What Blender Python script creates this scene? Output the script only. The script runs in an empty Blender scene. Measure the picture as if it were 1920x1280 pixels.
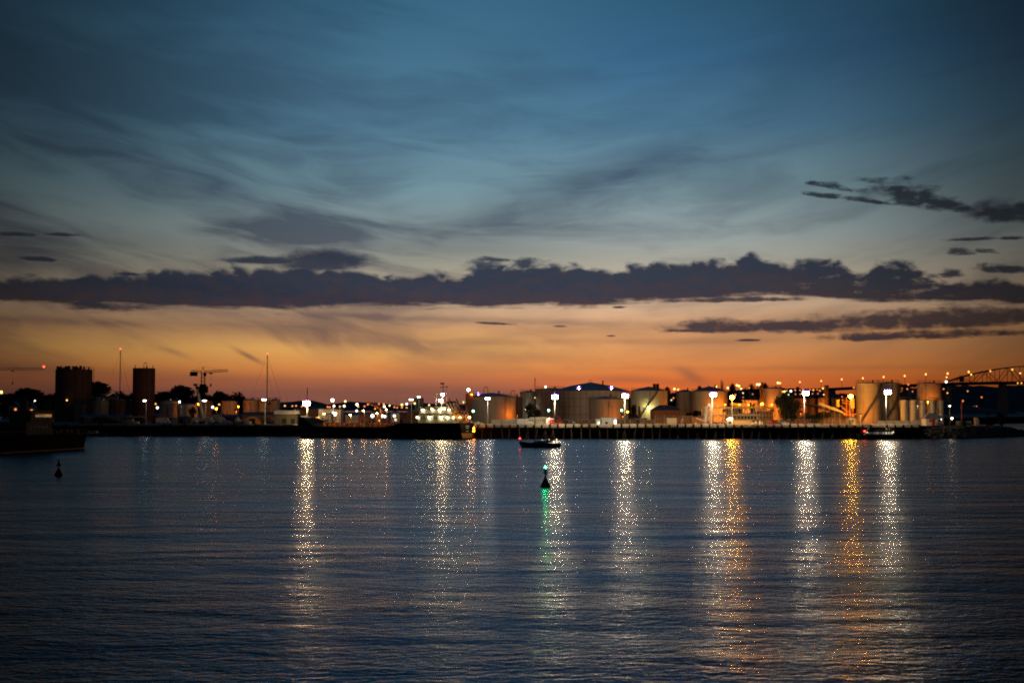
import bpy, bmesh, math, random
from mathutils import Vector, Matrix
C = bpy.context.scene
COL = C.collection
R = math.radians
rnd = random.Random(7)

# ------------------------------------------------------------------ camera
H = 10.0                     # eye height above the water
F = 1920 * 50.0 / 36.0       # focal length in photograph pixels
PITCH = math.atan(124.0 / F)
cam_d = bpy.data.cameras.new('camera'); cam_d.lens = 50; cam_d.sensor_width = 36
cam_d.clip_start = 0.5; cam_d.clip_end = 30000
cam = bpy.data.objects.new('camera', cam_d); COL.objects.link(cam)
cam.location = (0, 0, H); cam.rotation_euler = (math.pi / 2 + PITCH, 0, 0)
C.camera = cam
C.view_settings.view_transform = 'Standard'; C.view_settings.look = 'None'
C.view_settings.exposure = 0.0; C.view_settings.gamma = 1.0
C.cycles.use_denoising = True; C.cycles.denoiser = 'OPENIMAGEDENOISE'; C.cycles.denoising_prefilter = 'NONE'
C.cycles.pixel_filter_type = 'BLACKMAN_HARRIS'; C.cycles.filter_width = 1.9
C.cycles.max_bounces = 5; C.cycles.glossy_bounces = 3; C.cycles.diffuse_bounces = 2
C.cycles.sample_clamp_direct = 45; C.cycles.sample_clamp_indirect = 1.5
C.cycles.caustics_reflective = False; C.cycles.caustics_refractive = False

def ray(px, py):
    x, z = px - 960.0, 640.0 - py
    c, s = math.cos(PITCH), math.sin(PITCH)
    return x, F * c - z * s, F * s + z * c
def at(px, py, Y):
    x, y, z = ray(px, py)
    return Vector((x / y * Y, Y, H + z / y * Y))
def azel(px, py):
    x, y, z = ray(px, py)
    return math.degrees(math.atan2(x, y)), math.degrees(math.atan2(z, math.hypot(x, y)))

# ------------------------------------------------------------------ world: dusk sky with clouds
def lin(c):
    return tuple((v / 255 / 12.92) if v / 255 <= 0.04045 else ((v / 255 + 0.055) / 1.055) ** 2.4 for v in c)
W = bpy.data.worlds.new('World'); C.world = W; W.use_nodes = True
class G:                                  # tiny expression builder over shader math nodes
    def __init__(s, nt, sock): s.nt, s.s = nt, sock
    def _m(s, op, *a, clamp=False):
        n = s.nt.nodes.new('ShaderNodeMath'); n.operation = op; n.use_clamp = clamp
        for i, v in enumerate((s,) + a):
            if isinstance(v, G): s.nt.links.new(v.s, n.inputs[i])
            else: n.inputs[i].default_value = v
        return G(s.nt, n.outputs[0])
    def __add__(s, o): return s._m('ADD', o)
    def __sub__(s, o): return s._m('SUBTRACT', o)
    def __mul__(s, o): return s._m('MULTIPLY', o)
    def __truediv__(s, o): return s._m('DIVIDE', o)
    def pw(s, o): return s._m('POWER', o)
    def mx(s, o): return s._m('MAXIMUM', o)
    def mn(s, o): return s._m('MINIMUM', o)
    def atan2(s, o): return s._m('ARCTAN2', o)
    def exp(s): return s._m('EXPONENT')
    def abs(s): return s._m('ABSOLUTE')
    def sm(s, a, b, c=0.0, d=1.0):
        n = s.nt.nodes.new('ShaderNodeMapRange'); n.interpolation_type = 'SMOOTHSTEP'
        s.nt.links.new(s.s, n.inputs[0])
        for i, v in enumerate((a, b, c, d)): n.inputs[i + 1].default_value = v
        return G(s.nt, n.outputs[0])
    def lerp(s, a, b, c, d):
        n = s.nt.nodes.new('ShaderNodeMapRange'); n.clamp = True
        s.nt.links.new(s.s, n.inputs[0])
        for i, v in enumerate((a, b, c, d)): n.inputs[i + 1].default_value = v
        return G(s.nt, n.outputs[0])
def comb(nt, x, y, z):
    n = nt.nodes.new('ShaderNodeCombineXYZ')
    for i, v in enumerate((x, y, z)):
        if isinstance(v, G): nt.links.new(v.s, n.inputs[i])
        else: n.inputs[i].default_value = v
    return n.outputs[0]
def noise(nt, vec, scale=1.0, detail=4.0, rough=0.5, dist=0.0, lac=2.0):
    n = nt.nodes.new('ShaderNodeTexNoise'); nt.links.new(vec, n.inputs['Vector'])
    n.inputs['Scale'].default_value = scale; n.inputs['Detail'].default_value = detail
    n.inputs['Roughness'].default_value = rough; n.inputs['Distortion'].default_value = dist
    n.inputs['Lacunarity'].default_value = lac
    return G(nt, n.outputs['Fac'])
def ramp(nt, fac, stops, interp='EASE'):
    n = nt.nodes.new('ShaderNodeValToRGB'); nt.links.new(fac.s, n.inputs[0])
    r = n.color_ramp; r.interpolation = interp
    while len(r.elements) < len(stops): r.elements.new(0.5)
    for e, (p, c) in zip(r.elements, stops): e.position = p
    for e, (p, c) in zip(r.elements, stops): e.color = (*c, 1)
    return n.outputs[0]
def mixc(nt, fac, a, b, mode='MIX'):
    n = nt.nodes.new('ShaderNodeMix'); n.data_type = 'RGBA'; n.blend_type = mode
    for i, v in ((0, fac), (6, a), (7, b)):
        if isinstance(v, G): nt.links.new(v.s, n.inputs[i])
        elif isinstance(v, (tuple, list)): n.inputs[i].default_value = (*v, 1)
        elif isinstance(v, (float, int)): n.inputs[i].default_value = v
        else: nt.links.new(v, n.inputs[i])
    return n.outputs[2]
def curve(nt, x, pts, x0, x1, y0, y1, linear=False):
    n = nt.nodes.new('ShaderNodeFloatCurve')
    nt.links.new(x.lerp(x0, x1, 0, 1).s, n.inputs['Value'])
    m = n.mapping; c = m.curves[0]
    q = [((a - x0) / (x1 - x0), (b - y0) / (y1 - y0)) for a, b in pts]
    while len(c.points) < len(q): c.points.new(0.5, 0.5)
    for p, (a, b) in zip(c.points, q):
        p.location = (a, b); p.handle_type = 'AUTO'
    m.update()
    return G(nt, n.outputs[0]) * (y1 - y0) + y0

def build_world():
    nt = W.node_tree; nt.nodes.clear()
    tc = nt.nodes.new('ShaderNodeTexCoord'); sp = nt.nodes.new('ShaderNodeSeparateXYZ')
    nt.links.new(tc.outputs['Generated'], sp.inputs[0])
    x, y, z = (G(nt, sp.outputs[i]) for i in range(3))
    hyp = (x * x + y * y).pw(0.5)
    az = x.atan2(y) * 57.29578
    el = z.atan2(hyp) * 57.29578
    # clear sky: colour by elevation, in two versions (left of the glow / right of it)
    def st(rows):
        return [(min(max(azel(960, py)[1], 0.0) / 60.0, 1) ** 0.5 if py > -900 else 1.0, lin(c)) for py, c in rows]
    e = (el.mx(0.0) * (1 / 60.0)).mn(1.0).pw(0.5)
    L_ = [(764, (128, 80, 72)), (735, (150, 92, 74)), (712, (188, 110, 72)), (690, (224, 142, 76)), (655, (238, 176, 98)),
          (620, (214, 160, 106)), (575, (196, 164, 134)), (500, (166, 162, 144)), (440, (144, 158, 156)), (350, (114, 148, 160)),
          (240, (84, 126, 150)), (110, (68, 112, 140)), (-60, (48, 96, 126)), (-420, (20, 102, 162)), (-1000, (6, 46, 84))]
    R_ = [(764, (216, 92, 44)), (735, (232, 106, 44)), (712, (238, 120, 52)), (690, (240, 142, 70)), (655, (230, 156, 96)),
          (620, (226, 164, 112)), (575, (222, 184, 150)), (500, (184, 178, 162)), (440, (158, 172, 172)), (350, (122, 152, 162)),
          (240, (80, 124, 152)), (110, (56, 102, 138)), (-60, (42, 88, 114)), (-420, (20, 102, 162)), (-1000, (6, 46, 84))]
    L_.sort(key=lambda r: -r[0]); R_.sort(key=lambda r: -r[0])
    cl, cr = ramp(nt, e, st(L_), 'LINEAR'), ramp(nt, e, st(R_), 'LINEAR')
    wv = noise(nt, comb(nt, az * 0.05, el * 0.5, 3.0), 1.0, 2, 0.5)
    side = (az + (wv - 0.5) * 8).sm(-2.5, 6.5)
    sky = mixc(nt, side, cl, cr)
    # the twilight glow fades from the sunset; lens corner darkening is painted in too
    fall = ((az - 0.3).abs() * (1 / 17.5)).pw(2.6)
    up = el.lerp(5, 16, 1.0, 1.5)
    glow = (fall * up * -1.05).exp() * 0.93 + 0.07
    glow = glow * az.sm(12, 24, 1.0, 0.75)
    # high thin cloud in long sweeping bands
    w_ = el - az * az * 0.0065 + (az * 0.03)
    wx = noise(nt, comb(nt, az * 0.07, w_ * 0.22, 1.0), 1.0, 3, 0.55)
    c1 = noise(nt, comb(nt, az * 0.055 + wx * 1.1, w_ * 0.34 + wx * 1.3, 5.0), 1.0, 5, 0.55, 0.25)
    c2 = noise(nt, comb(nt, az * 0.17 + wx * 1.2, w_ * 0.85 + wx * 2.2, 9.0), 1.0, 6, 0.58, 0.5)
    big = noise(nt, comb(nt, az * 0.085, el * 0.17, 2.4), 1.0, 2, 0.5)
    veil = (c1 * 0.58 + c2 * 0.42 + (big - 0.5) * 0.45).sm(0.40, 0.64)
    amt = el.sm(0.3, 4.5, 0.3, 0.8) * el.sm(8, 16, 1.0, 0.45)
    leftish = az.sm(-16, 14, 1.12, 0.55)
    vc = ramp(nt, e, st([(764, (84, 56, 60)), (712, (132, 84, 68)), (640, (128, 96, 84)), (560, (92, 82, 86)), (440, (74, 84, 98)), (240, (52, 82, 108)), (-60, (24, 54, 78)), (-1000, (10, 26, 46))]), 'LINEAR')
    vk = veil * amt * leftish
    extra = None
    for (px, py, wpx, hpx, sl, s_) in ((350, 345, 210, 60, 0.2, .5), (540, 410, 420, 60, 0.2, .24), (1000, 410, 190, 55, -0.22, .6), (840, 470, 420, 22, 0.02, .45), (300, 470, 260, 30, 0.12, .4), (480, 610, 330, 24, 0.1, .6),
                              (800, 655, 420, 14, 0.08, .3), (250, 700, 420, 12, 0.05, .5), (700, 738, 420, 16, 0.0, .55), (1250, 295, 260, 30, -0.3, .4), (1870, 365, 120, 60, -.2, .5),
                              (1200, 712, 120, 8, 0.05, .55), (1296, 703, 26, 10, 0.35, .8), (322, 658, 30, 6, 0.35, .7), (466, 668, 26, 5, 0.5, 1.3), (60, 600, 300, 8, .02, .5), (900, 600, 500, 7, .03, .5), (1200, 640, 400, 6, 0, .35), (1500, 690, 400, 5, 0, .3)):
        a0, e0 = azel(px, py); k = math.degrees(1 / F)
        da = (az - a0); de = (el - e0 + da * sl)
        g = (da * (1 / (wpx * k))) * (da * (1 / (wpx * k)))
        h = (de * (1 / (hpx * k)) + (c2 - 0.5) * 1.6); g = ((g + h * h) * -1.0).exp() * s_ * (c1 * 1.4 + 0.35)
        extra = g if extra is None else extra + g
    vk = (vk + extra * 0.62).mn(0.92)
    sky = mixc(nt, vk, sky, vc)
    # low cumulus bank: flat base, puffed top
    p1 = noise(nt, comb(nt, az * 1.2, el * 2.4, 0.0), 1.0, 7, 0.62, 0.3)
    p2 = noise(nt, comb(nt, az * 0.28, el * 2.4, 4.0), 1.0, 6, 0.6, 0.2)
    vr = nt.nodes.new('ShaderNodeTexVoronoi'); vr.feature = 'SMOOTH_F1'; nt.links.new(comb(nt, az * 0.95 + (p1 - 0.5) * 0.9, el * 1.15 + (p1 - 0.5) * 0.6, 0.0), vr.inputs['Vector'])
    vr.inputs['Scale'].default_value = 1.5; vr.inputs['Smoothness'].default_value = 0.35
    puff = (G(nt, vr.outputs['Distance']) * -1.0 + 0.45) * 0.6 + (p1 - 0.5) * 1.15
    def ptsd(l): return [azel(a, b) for a, b in l]
    top = curve(nt, az, ptsd([(-60, 528), (0, 527), (120, 522), (240, 521), (330, 514), (420, 511), (500, 506), (640, 508), (700, 514), (740, 524), (800, 517), (860, 521), (920, 505), (1000, 505), (1075, 499),
        (1120, 512), (1180, 504), (1290, 496), (1370, 492), (1410, 484), (1460, 498), (1540, 490), (1590, 508), (1612, 520), (1650, 492), (1710, 500), (1750, 528), (1800, 536), (1850, 527), (1920, 536), (2000, 540)]), -24, 24, 3, 9)
    bot = curve(nt, az, ptsd([(-60, 560), (0, 562), (200, 571), (480, 573), (700, 568), (1000, 569), (1200, 566), (1330, 556), (1420, 549), (1560, 549), (1620, 558), (1800, 563), (1920, 566), (2000, 566)]), -24, 24, 3, 9)
    de = el - top - puff * 0.62 - 0.12
    dn = de.sm(-0.2, 0.12, 1.0, 0.0) * (el - bot + (p2 - 0.5) * 1.1 + (p1 - 0.5) * 0.35 + 0.14).sm(-0.12, 0.2)
    dn = dn * ((p1 + p2 - 1.0) * 2.0 + 1.15).mn(1.0).mx(az.sm(11, 15, 1.0, 0.0))
    bank = dn * az.sm(-40, -30, 0, 1) * az.sm(30, 45, 1, 0)
    # single small clouds: (px, py, half width, half height, slope, raggedness)
    k = math.degrees(1 / F); blobs = None
    for (px, py, wpx, hpx, sl, rg) in ((605, 494, 92, 28, -0.02, .3), (510, 490, 84, 10, 0, .4), (1700, 368, 84, 24, 0.16, 1.0), (1750, 386, 72, 16, 0.16, 1.1), (1890, 402, 74, 25, 0.06, .6), (1555, 349, 34, 7, 0.2, 1.6), (1600, 374, 70, 6, 0.15, 1.6),
                                    (1822, 449, 44, 4, 0, .8), (1900, 447, 26, 4, 0, .8), (1806, 474, 20, 8, 0, 1.2), (1848, 472, 22, 5, 0.1, 1.2), (1880, 506, 50, 9, 0.1, 1.1), (1700, 510, 60, 12, .2, 1.2), (1780, 516, 22, 12, 0, 1.2), (905, 502, 44, 16, -0.05, 1.0), (990, 498, 40, 14, 0, .9), (925, 487, 34, 6, 0.05, .7),
                                    (30, 440, 34, 5, 0, .8), (115, 440, 30, 4, 0, 1.0), (70, 486, 30, 5, 0.05, .8), (240, 514, 26, 4, 0, .9),
                                    (1760, 602, 320, 24, -0.03, .5), (1440, 612, 180, 14, -0.03, .7), (1340, 611, 64, 14, 0.0, .7), (1290, 620, 44, 4, 0, .7), (1730, 629, 180, 11, -0.01, .8), (1400, 638, 20, 3, 0, .6), (1640, 631, 60, 4, 0, .9), (1350, 563, 170, 6, 0, .8),
                                    (930, 607, 32, 3, 0.05, .7), (1050, 612, 16, 2, 0, .7), (1145, 630, 10, 2, 0, .6), (1160, 576, 14, 2, 0, .6),
                                    (1160, 577, 12, 2, 0, .6)):
        a0, e0 = azel(px, py); da = az - a0; dy = el - e0 + da * sl
        g = (da * (1 / (wpx * k))); h = (dy * (1 / (hpx * k)))
        # flat underneath, rounded above
        h = h.mx(h * -1.7)
        v = (g * g + h * h) * -1.0 + 1.0 + ((p2 - 0.5) * 3.4 + (p1 - 0.5) * 4.2) * rg + puff * (0.5 * rg)
        v = v.sm(-0.35 - 0.4 * rg, 0.55 + 0.5 * rg)
        blobs = v if blobs is None else blobs.mx(v)
    cum = (bank.mx(blobs * 0.96)) * 0.97
    shade = (el - bot).sm(-0.5, 1.1) + (p1 - 0.5) * 2.4 + puff * 0.5
    hi = el.sm(6.2, 8.0)
    cc = mixc(nt, shade.mn(1.0).mx(0.0), lin((58, 48, 61)), lin((35, 47, 69)))
    cc = mixc(nt, hi, cc, lin((34, 44, 60)))
    sky = mixc(nt, cum, sky, cc)
    out = mixc(nt, 1.0, sky, glow, 'MULTIPLY')
    # the physical twilight sky adds its faint blue light overall
    ns = nt.nodes.new('ShaderNodeTexSky'); ns.sky_type = 'NISHITA'; ns.sun_disc = False
    ns.sun_elevation = R(-3.0); ns.sun_rotation = 0.0
    nm = mixc(nt, 1.0, out, mixc(nt, 1.0, ns.outputs[0], (0.02, 0.02, 0.02), 'MULTIPLY'), 'ADD')
    bg = nt.nodes.new('ShaderNodeBackground'); nt.links.new(nm, bg.inputs[0]); bg.inputs[1].default_value = 1.0
    o = nt.nodes.new('ShaderNodeOutputWorld'); nt.links.new(bg.outputs[0], o.inputs[0])
    W.cycles.sampling_method = 'MANUAL'; W.cycles.sample_map_resolution = 512
build_world()
# ------------------------------------------------------------------ mesh helpers
class MB:
    """collects simple shapes and links them as ONE mesh object"""
    def __init__(s): s.v = []; s.f = []; s.sm = []
    def add(s, vs, fs, smooth=False):
        o = len(s.v); s.v += [tuple(v) for v in vs]
        s.f += [tuple(i + o for i in f) for f in fs]; s.sm += [smooth] * len(fs)
        return s
    def box(s, c, d, rz=0.0, rx=0.0):
        cx, cy, cz = c; hx, hy, hz = d[0] / 2, d[1] / 2, d[2] / 2
        m = Matrix.Rotation(rz, 3, 'Z') @ Matrix.Rotation(rx, 3, 'Y')
        vs = [Vector((cx, cy, cz)) + m @ Vector((a * hx, b * hy, e * hz)) for a in (-1, 1) for b in (-1, 1) for e in (-1, 1)]
        return s.add(vs, [(0, 1, 3, 2), (4, 6, 7, 5), (0, 4, 5, 1), (2, 3, 7, 6), (0, 2, 6, 4), (1, 5, 7, 3)])
    def bx(s, x0, x1, y0, y1, z0, z1):
        return s.box(((x0 + x1) / 2, (y0 + y1) / 2, (z0 + z1) / 2), (abs(x1 - x0), abs(y1 - y0), abs(z1 - z0)))
    def tube(s, a, b, r, r2=None, n=6, caps=True):
        a, b = Vector(a), Vector(b); r2 = r if r2 is None else r2
        d = b - a
        if d.length < 1e-6: return s
        d.normalize(); u = d.orthogonal().normalized(); w = d.cross(u)
        vs = []
        for p, q in ((a, r), (b, r2)):
            for i in range(n):
                t = 2 * math.pi * i / n; vs.append(p + (u * math.cos(t) + w * math.sin(t)) * q)
        fs = [(i, (i + 1) % n, n + (i + 1) % n, n + i) for i in range(n)]
        if caps: fs += [tuple(range(n - 1, -1, -1)), tuple(range(n, 2 * n))]
        return s.add(vs, fs, n >= 10)
    def path(s, pts, r, n=6):
        for a, b in zip(pts, pts[1:]): s.tube(a, b, r, n=n)
        return s
    def lathe(s, prof, c=(0, 0, 0), n=24, smooth=True):
        vs = []; fs = []
        for (r, z) in prof:
            for i in range(n):
                t = 2 * math.pi * i / n; vs.append((c[0] + r * math.cos(t), c[1] + r * math.sin(t), c[2] + z))
        for k in range(len(prof) - 1):
            for i in range(n):
                fs.append((k * n + i, k * n + (i + 1) % n, (k + 1) * n + (i + 1) % n, (k + 1) * n + i))
        if prof[0][0] > 1e-3: fs.append(tuple(range(n - 1, -1, -1)))
        if prof[-1][0] > 1e-3: fs.append(tuple((len(prof) - 1) * n + i for i in range(n)))
        return s.add(vs, fs, smooth)
    def prism(s, poly, y0, y1):           # polygon in x-z, extruded along y
        n = len(poly)
        vs = [(p[0], y0, p[1]) for p in poly] + [(p[0], y1, p[1]) for p in poly]
        fs = [tuple(range(n)), tuple(range(2 * n - 1, n - 1, -1))] + [(i, n + i, n + (i + 1) % n, (i + 1) % n) for i in range(n)]
        return s.add(vs, fs)
    def ball(s, c, r, n=8, m=5, sz=1.0):
        return s.lathe([(max(r * math.sin(math.pi * k / m), 0.0), -r * sz * math.cos(math.pi * k / m)) for k in range(m + 1)], c, n)
    def build(s, name, mat, parent=None, loc=None):
        me = bpy.data.meshes.new(name); me.from_pydata(s.v, [], s.f); me.materials.append(mat)
        me.polygons.foreach_set('use_smooth', s.sm)
        bm = bmesh.new(); bm.from_mesh(me); bmesh.ops.recalc_face_normals(bm, faces=bm.faces)
        if any(s.sm):
            for e in bm.edges:
                if len(e.link_faces) == 2 and e.calc_face_angle(0) > 0.6: e.smooth = False
        bm.to_mesh(me); bm.free()
        o = bpy.data.objects.new(name, me); COL.objects.link(o)
        if parent: o.parent = parent
        if loc: o.location = loc
        return o
def tag(o, label=None, cat=None, group=None, kind=None):
    if label: o['label'] = label
    if cat: o['category'] = cat
    if group: o['group'] = group
    if kind: o['kind'] = kind
    return o
def thing(name, loc, label, cat, group=None, rz=0.0):
    o = bpy.data.objects.new(name, None); COL.objects.link(o); o.location = loc; o.rotation_euler[2] = rz
    o.empty_display_size = 0.3
    return tag(o, label, cat, group)

# ------------------------------------------------------------------ materials
MATS = {}
def mat(name, col, rough=0.7, metal=0.0, var=0.0, scale=0.6, streak=0.0, emit=None, es=0.0, sample=True, stain=None, spec=0.4, seams=None):
    if name in MATS: return MATS[name]
    m = bpy.data.materials.new(name); m.use_nodes = True; nt = m.node_tree
    b = nt.nodes['Principled BSDF']
    b.inputs['Roughness'].default_value = rough; b.inputs['Metallic'].default_value = metal
    b.inputs['Specular IOR Level'].default_value = spec
    if emit:
        b.inputs['Base Color'].default_value = (*col, 1)
        b.inputs['Emission Color'].default_value = (*emit, 1); b.inputs['Emission Strength'].default_value = es
        m.cycles.emission_sampling = 'FRONT' if sample else 'NONE'
    elif var or streak or stain:
        tc = nt.nodes.new('ShaderNodeTexCoord'); sp = nt.nodes.new('ShaderNodeSeparateXYZ')
        nt.links.new(tc.outputs['Object'], sp.inputs[0]); X, Y, Z = (G(nt, sp.outputs[i]) for i in range(3))
        n1 = noise(nt, tc.outputs['Object'], scale, 5, 0.6)
        f = (n1 - 0.5) * (2 * var)
        if streak:
            n2 = noise(nt, comb(nt, X * 1.6, Y * 1.6, Z * 0.08), 1.0, 4, 0.65); f = f + (n2 - 0.5) * (2 * streak)
        if seams:
            sz = (Z * (1 / seams)); fr = sz._m('FRACT')
            f = f - fr.sm(0.0, 0.07, 0.22, 0.0)
        c = mixc(nt, 1.0, col, (f + 1.0).mx(0.1), 'MULTIPLY')
        if stain:
            n3 = noise(nt, comb(nt, X * 0.9, Y * 0.9, Z * 0.12), 1.0, 5, 0.6); c = mixc(nt, n3.sm(0.55, 0.72) * 0.7, c, stain)
        nt.links.new(c, b.inputs['Base Color'])
        nt.links.new(((n1 - 0.5) * 0.3 + rough).s, b.inputs['Roughness'])
    else:
        b.inputs['Base Color'].default_value = (*col, 1)
    MATS[name] = m; return m

# ------------------------------------------------------------------ water
def build_water():
    m = bpy.data.materials.new('harbour_water'); m.use_nodes = True; nt = m.node_tree
    b = nt.nodes['Principled BSDF']
    b.inputs['Base Color'].default_value = (0.004, 0.012, 0.018, 1); b.inputs['IOR'].default_value = 1.333
    b.inputs['Roughness'].default_value = 0.2
    tc = nt.nodes.new('ShaderNodeTexCoord'); sp = nt.nodes.new('ShaderNodeSeparateXYZ')
    nt.links.new(tc.outputs['Object'], sp.inputs[0]); X, Y, Z = (G(nt, sp.outputs[i]) for i in range(3))
    a = noise(nt, comb(nt, X * 0.9 + Y * 0.12, Y * 1.2 - X * 0.2, 0.0), 1.5, 3, 0.55, 0.3)       # ripples
    w = noise(nt, comb(nt, X * 0.3, Y * 0.62 + X * 0.06, 7.0), 0.55, 2, 0.5, 0.4)                # wavelets
    s_ = noise(nt, comb(nt, X * 0.07, Y * 0.2 - X * 0.02, 3.0), 0.55, 2, 0.5, 0.3)               # low swell
    patch = noise(nt, comb(nt, X * 0.012, Y * 0.05, 1.0), 1.0, 3, 0.55)                          # calmer and rougher bands
    k = patch.sm(0.3, 0.7, 0.65, 1.25) * Y.sm(55, 120, 1.45, 1.0)
    h = (a * 0.12 + w * 0.27) * k + s_ * 0.6
    # a gust line some 90 m out: nearer than that the surface is finely ruffled all over
    gust = (Y + (patch - 0.5) * 90 + X * 0.12).sm(66, 104, 0.225, 0.17)
    nt.links.new((gust + (patch - 0.5) * 0.06).s, b.inputs['Roughness'])
    bp = nt.nodes.new('ShaderNodeBump'); bp.inputs['Strength'].default_value = 1.0; bp.inputs['Distance'].default_value = 1.0
    nt.links.new(h.s, bp.inputs['Height'])
    # wind waves lean: the faces turned to this shore are the ones one sees at a low angle
    va = nt.nodes.new('ShaderNodeVectorMath'); va.operation = 'ADD'; va.inputs[1].default_value = (0, -0.084, 0)
    vn = nt.nodes.new('ShaderNodeVectorMath'); vn.operation = 'NORMALIZE'
    nt.links.new(bp.outputs[0], va.inputs[0]); nt.links.new(va.outputs[0], vn.inputs[0]); nt.links.new(vn.outputs[0], b.inputs['Normal'])
    me = MB(); n = 24
    xs = [-3500 + 7000 * i / n for i in range(n + 1)]; ys = [-60 + 3400 * j / n for j in range(n + 1)]
    vs = [(x, y, 0) for y in ys for x in xs]
    fs = [(j * (n + 1) + i, j * (n + 1) + i + 1, (j + 1) * (n + 1) + i + 1, (j + 1) * (n + 1) + i) for j in range(n) for i in range(n)]
    me.add(vs, fs); tag(me.build('water', m), kind='structure')
build_water()
# ------------------------------------------------------------------ shared measures and materials
GZ = 4.1                                  # level of the quay and the yards
def X(px, Y): return at(px, 640, Y).x
def Z(py, Y): return at(960, py, Y).z
def mpp(Y): return Y / F                  # metres per photograph pixel at depth Y
M = dict(
    black=mat('black_paint', (0.009, 0.009, 0.01), 0.75, spec=0.12),
    dark=mat('dark_steel', (0.035, 0.033, 0.032), 0.6, var=0.3),
    steel=mat('galvanised_steel', (0.36, 0.36, 0.35), 0.45, 0.5),
    pole=mat('painted_pole', (0.8, 0.78, 0.72), 0.5),
    white=mat('white_paint', (0.72, 0.71, 0.68), 0.5, var=0.12, streak=0.12),
    cream=mat('cream_wall', (0.55, 0.5, 0.4), 0.75, var=0.15, streak=0.12),
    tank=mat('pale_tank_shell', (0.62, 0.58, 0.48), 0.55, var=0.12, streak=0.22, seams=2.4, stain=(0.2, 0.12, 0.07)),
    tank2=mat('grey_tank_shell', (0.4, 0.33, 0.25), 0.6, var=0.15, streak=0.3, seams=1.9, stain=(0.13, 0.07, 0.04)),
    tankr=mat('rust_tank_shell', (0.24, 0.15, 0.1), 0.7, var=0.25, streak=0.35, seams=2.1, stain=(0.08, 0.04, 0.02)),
    roofm=mat('tank_roof', (0.2, 0.21, 0.23), 0.55, var=0.2),
    silo=mat('dark_silo', (0.16, 0.1, 0.075), 0.75, var=0.3, streak=0.45, seams=3.0),
    conc=mat('concrete', (0.33, 0.31, 0.27), 0.85, var=0.25, streak=0.25),
    asph=mat('yard_concrete', (0.27, 0.24, 0.2), 0.85, var=0.4, scale=0.15),
    timber=mat('tarred_timber', (0.045, 0.03, 0.018), 0.85, var=0.5, streak=0.5),
    brown_pile=mat('bare_timber', (0.12, 0.07, 0.035), 0.85, var=0.5, streak=0.6), beam=mat('worn_timber_kerb', (0.62, 0.5, 0.36), 0.8, var=0.3, scale=2.0),
    rubber=mat('black_rubber', (0.012, 0.012, 0.012), 0.8),
    red=mat('red_paint', (0.5, 0.035, 0.02), 0.5, var=0.15),
    vhouse=mat('dim_vessel_paint', (0.1, 0.085, 0.06), 0.85, var=0.2, streak=0.2), vessel=mat('dark_vessel_red', (0.012, 0.004, 0.003), 0.9, var=0.3, streak=0.3, spec=0.05), rust=mat('red_oxide', (0.22, 0.055, 0.03), 0.7, var=0.3),
    ochre=mat('ochre_antifouling', (0.42, 0.2, 0.06), 0.7, var=0.25, streak=0.2),
    brick=mat('brown_wall', (0.2, 0.11, 0.07), 0.85, var=0.25, streak=0.15),
    orange=mat('orange_cover', (0.75, 0.28, 0.04), 0.7, var=0.15),
    yellow=mat('yellow_paint', (0.75, 0.52, 0.04), 0.5),
    glass=mat('dark_glass', (0.02, 0.025, 0.03), 0.1),
    roofd=mat('dark_roof_sheet', (0.06, 0.06, 0.065), 0.6, var=0.25, streak=0.2),
    leaf=mat('foliage', (0.04, 0.06, 0.025), 0.8),
    leafd=mat('dark_foliage', (0.014, 0.02, 0.01), 0.8),
    bark=mat('bark', (0.07, 0.055, 0.04), 0.9),
    rock=mat('shore_rock', (0.04, 0.036, 0.03), 0.9, var=0.5, scale=0.8),
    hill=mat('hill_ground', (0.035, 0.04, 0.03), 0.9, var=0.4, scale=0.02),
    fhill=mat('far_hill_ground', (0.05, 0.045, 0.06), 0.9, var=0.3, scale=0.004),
    blue=mat('blue_hull', (0.03, 0.07, 0.14), 0.4),
    canvas=mat('pale_canvas', (0.5, 0.48, 0.42), 0.85, var=0.15),
    green=mat('green_paint', (0.02, 0.09, 0.05), 0.5),
)
def em(name, c, s, sample=True): return mat(name, (0.02, 0.02, 0.02), emit=c, es=s, sample=sample)
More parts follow.
